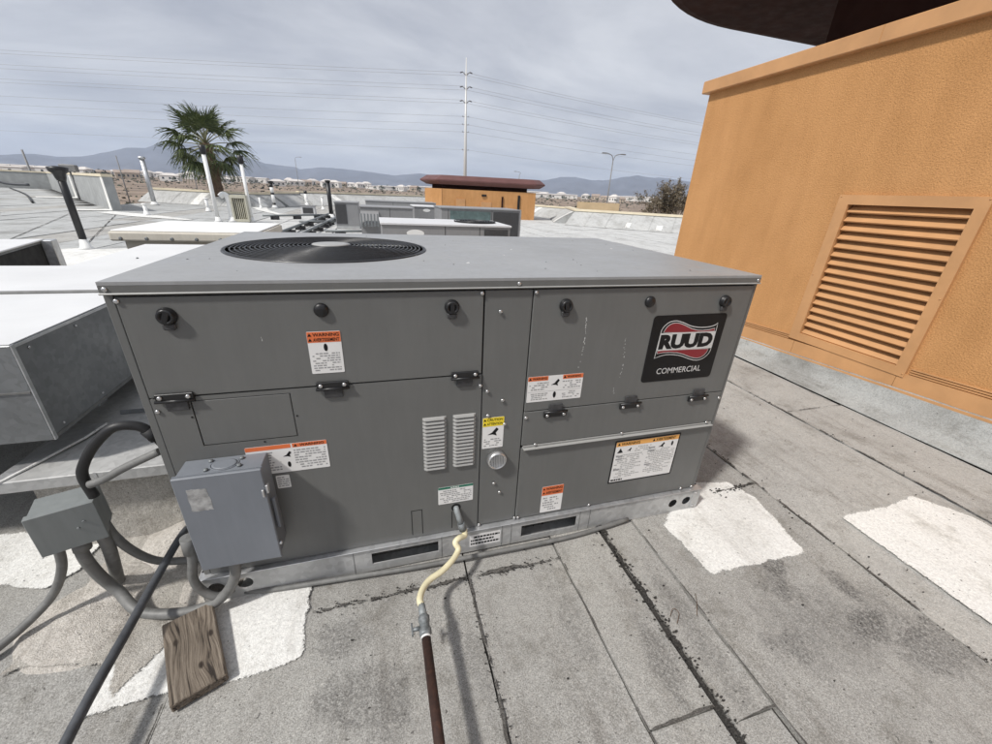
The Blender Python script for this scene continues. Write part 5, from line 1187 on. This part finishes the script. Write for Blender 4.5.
def wire(z, dy, lab, sag=3.0):
    g = bmesh.new(); pts = []
    for E, s in ((LE, 0), (RE, 1)):
        seg = []
        for i in range(29):
            t = i/28; q = Vector((PX, PY+dy, 0)).lerp(E+Vector((0, dy, 0)), t); q.z = z-sag*4*t*(1-t)*(.45 if s == 0 else .9); seg.append(q)
        pts = (seg[::-1] if s == 0 else pts+seg[1:])
    tube(g, pts, .032, 4); tag(link('power_line', g, 'wire'), lab, 'wire', group='overhead power lines')
ordn = ['topmost', 'second', 'third', 'fourth', 'fifth', 'sixth', 'seventh', 'eighth', 'ninth', 'lowest']
for i, (z, dy) in enumerate(((31.0, 1.6), (29.6, -1.6), (27.9, 1.6), (26.4, -1.6), (24.7, 1.6), (23.4, -1.6), (20.6, 0), (18.7, 0), (16.9, 0), (12.5, 0))):
    wire(z, dy, f'{ordn[i]} overhead wire{"" if i in (0, 9) else " from the top"} strung on the transmission pole')
def lamp(label, x, y, h, double=True, arm=1.8, z0=-6):
    r = root('street_lamp', label, 'street lamp', (x, y, z0)); part('pole', cyl(bmesh.new(), (x, y, z0), (x, y, h-1.0), .13, .09, 8), 'lamp_steel', r)
    for s in ((-1, 1) if double else (1,)):
        part('arm', tube(bmesh.new(), smooth_path([(x, y, h-1.05), (x+.35*s, y, h-.3), (x+arm*.7*s, y, h), (x+arm*s, y, h)], 5), .06, 6), 'lamp_steel', r)
        part('lamp_head', BX(x+arm*s-.45, x+arm*s+.45, y-.18, y+.18, h-.08, h+.08, bev=.03), 'lamp_steel', r)
lamp('twin-armed street lamp standing left of the bare bush', 41, 68, 8.5)
lamp('single-armed street lamp far behind the louvred box', -31.5, 216.5, 12.5, False, 2.4)
lamp('street lamp whose arm enters at the far left edge', -45.5, 60.0, 6.6, False, 2.0)
lamp('faint small street lamp just right of the transmission pole', 52, 150, 9.0, False, -1.6)
for i, (x, y, h) in enumerate(((-39, 66, 3.6), (-53, 117, 5.3), (-50, 150, 5.0))):
    tag(link('utility_post', tube(bmesh.new(), [(x, y, -6), (x, y, h)], [.14, .10], 8), 'lamp_steel'), ('dark utility post near the left photo edge above the parapet', 'dark utility post above the middle of the left parapet', 'dark utility post between the left parapet end and the palm')[i], 'post')
dt_ = root('round_topped_tree', 'small round-topped dark tree just right of the orange tower', 'tree', (45, 118, -6))
part('trunk', cyl(bmesh.new(), (45, 118, -6), (45, 118, .5), .3, .2, 8), 'bark', dt_)
g = bmesh.new(); rg = random.Random(9)
for k in range(260):
    v = Vector((rg.gauss(0, 1), rg.gauss(0, 1), rg.gauss(0, .7))).normalized()*rg.uniform(.4, 1.25); c = Vector((45, 118, .9))+v; s = .35
    q = [g.verts.new(c+Vector((rg.uniform(-s, s), rg.uniform(-s, s), rg.uniform(-s, s)))) for _ in range(3)]; g.faces.new(q)
part('crown', g, 'leaf_far', dt_)

# ================================================================== HAZE
hz = link('haze', BX(-7500, 7500, -7500, 7500, -60, 420), None)
hm = bpy.data.materials.new('haze_air'); hm.use_nodes = True; nt = hm.node_tree; nt.nodes.clear()
ov = nt.nodes.new('ShaderNodeOutputMaterial'); pv = nt.nodes.new('ShaderNodeVolumePrincipled')
pv.inputs['Color'].default_value = (.66, .79, 1.0, 1); pv.inputs['Density'].default_value = .00014; pv.inputs['Anisotropy'].default_value = .2
nt.links.new(pv.outputs[0], ov.inputs['Volume']); hz.data.materials.append(hm)
tag(hz, 'thin blue-grey air haze over the far houses and mountains', 'haze', kind='stuff')
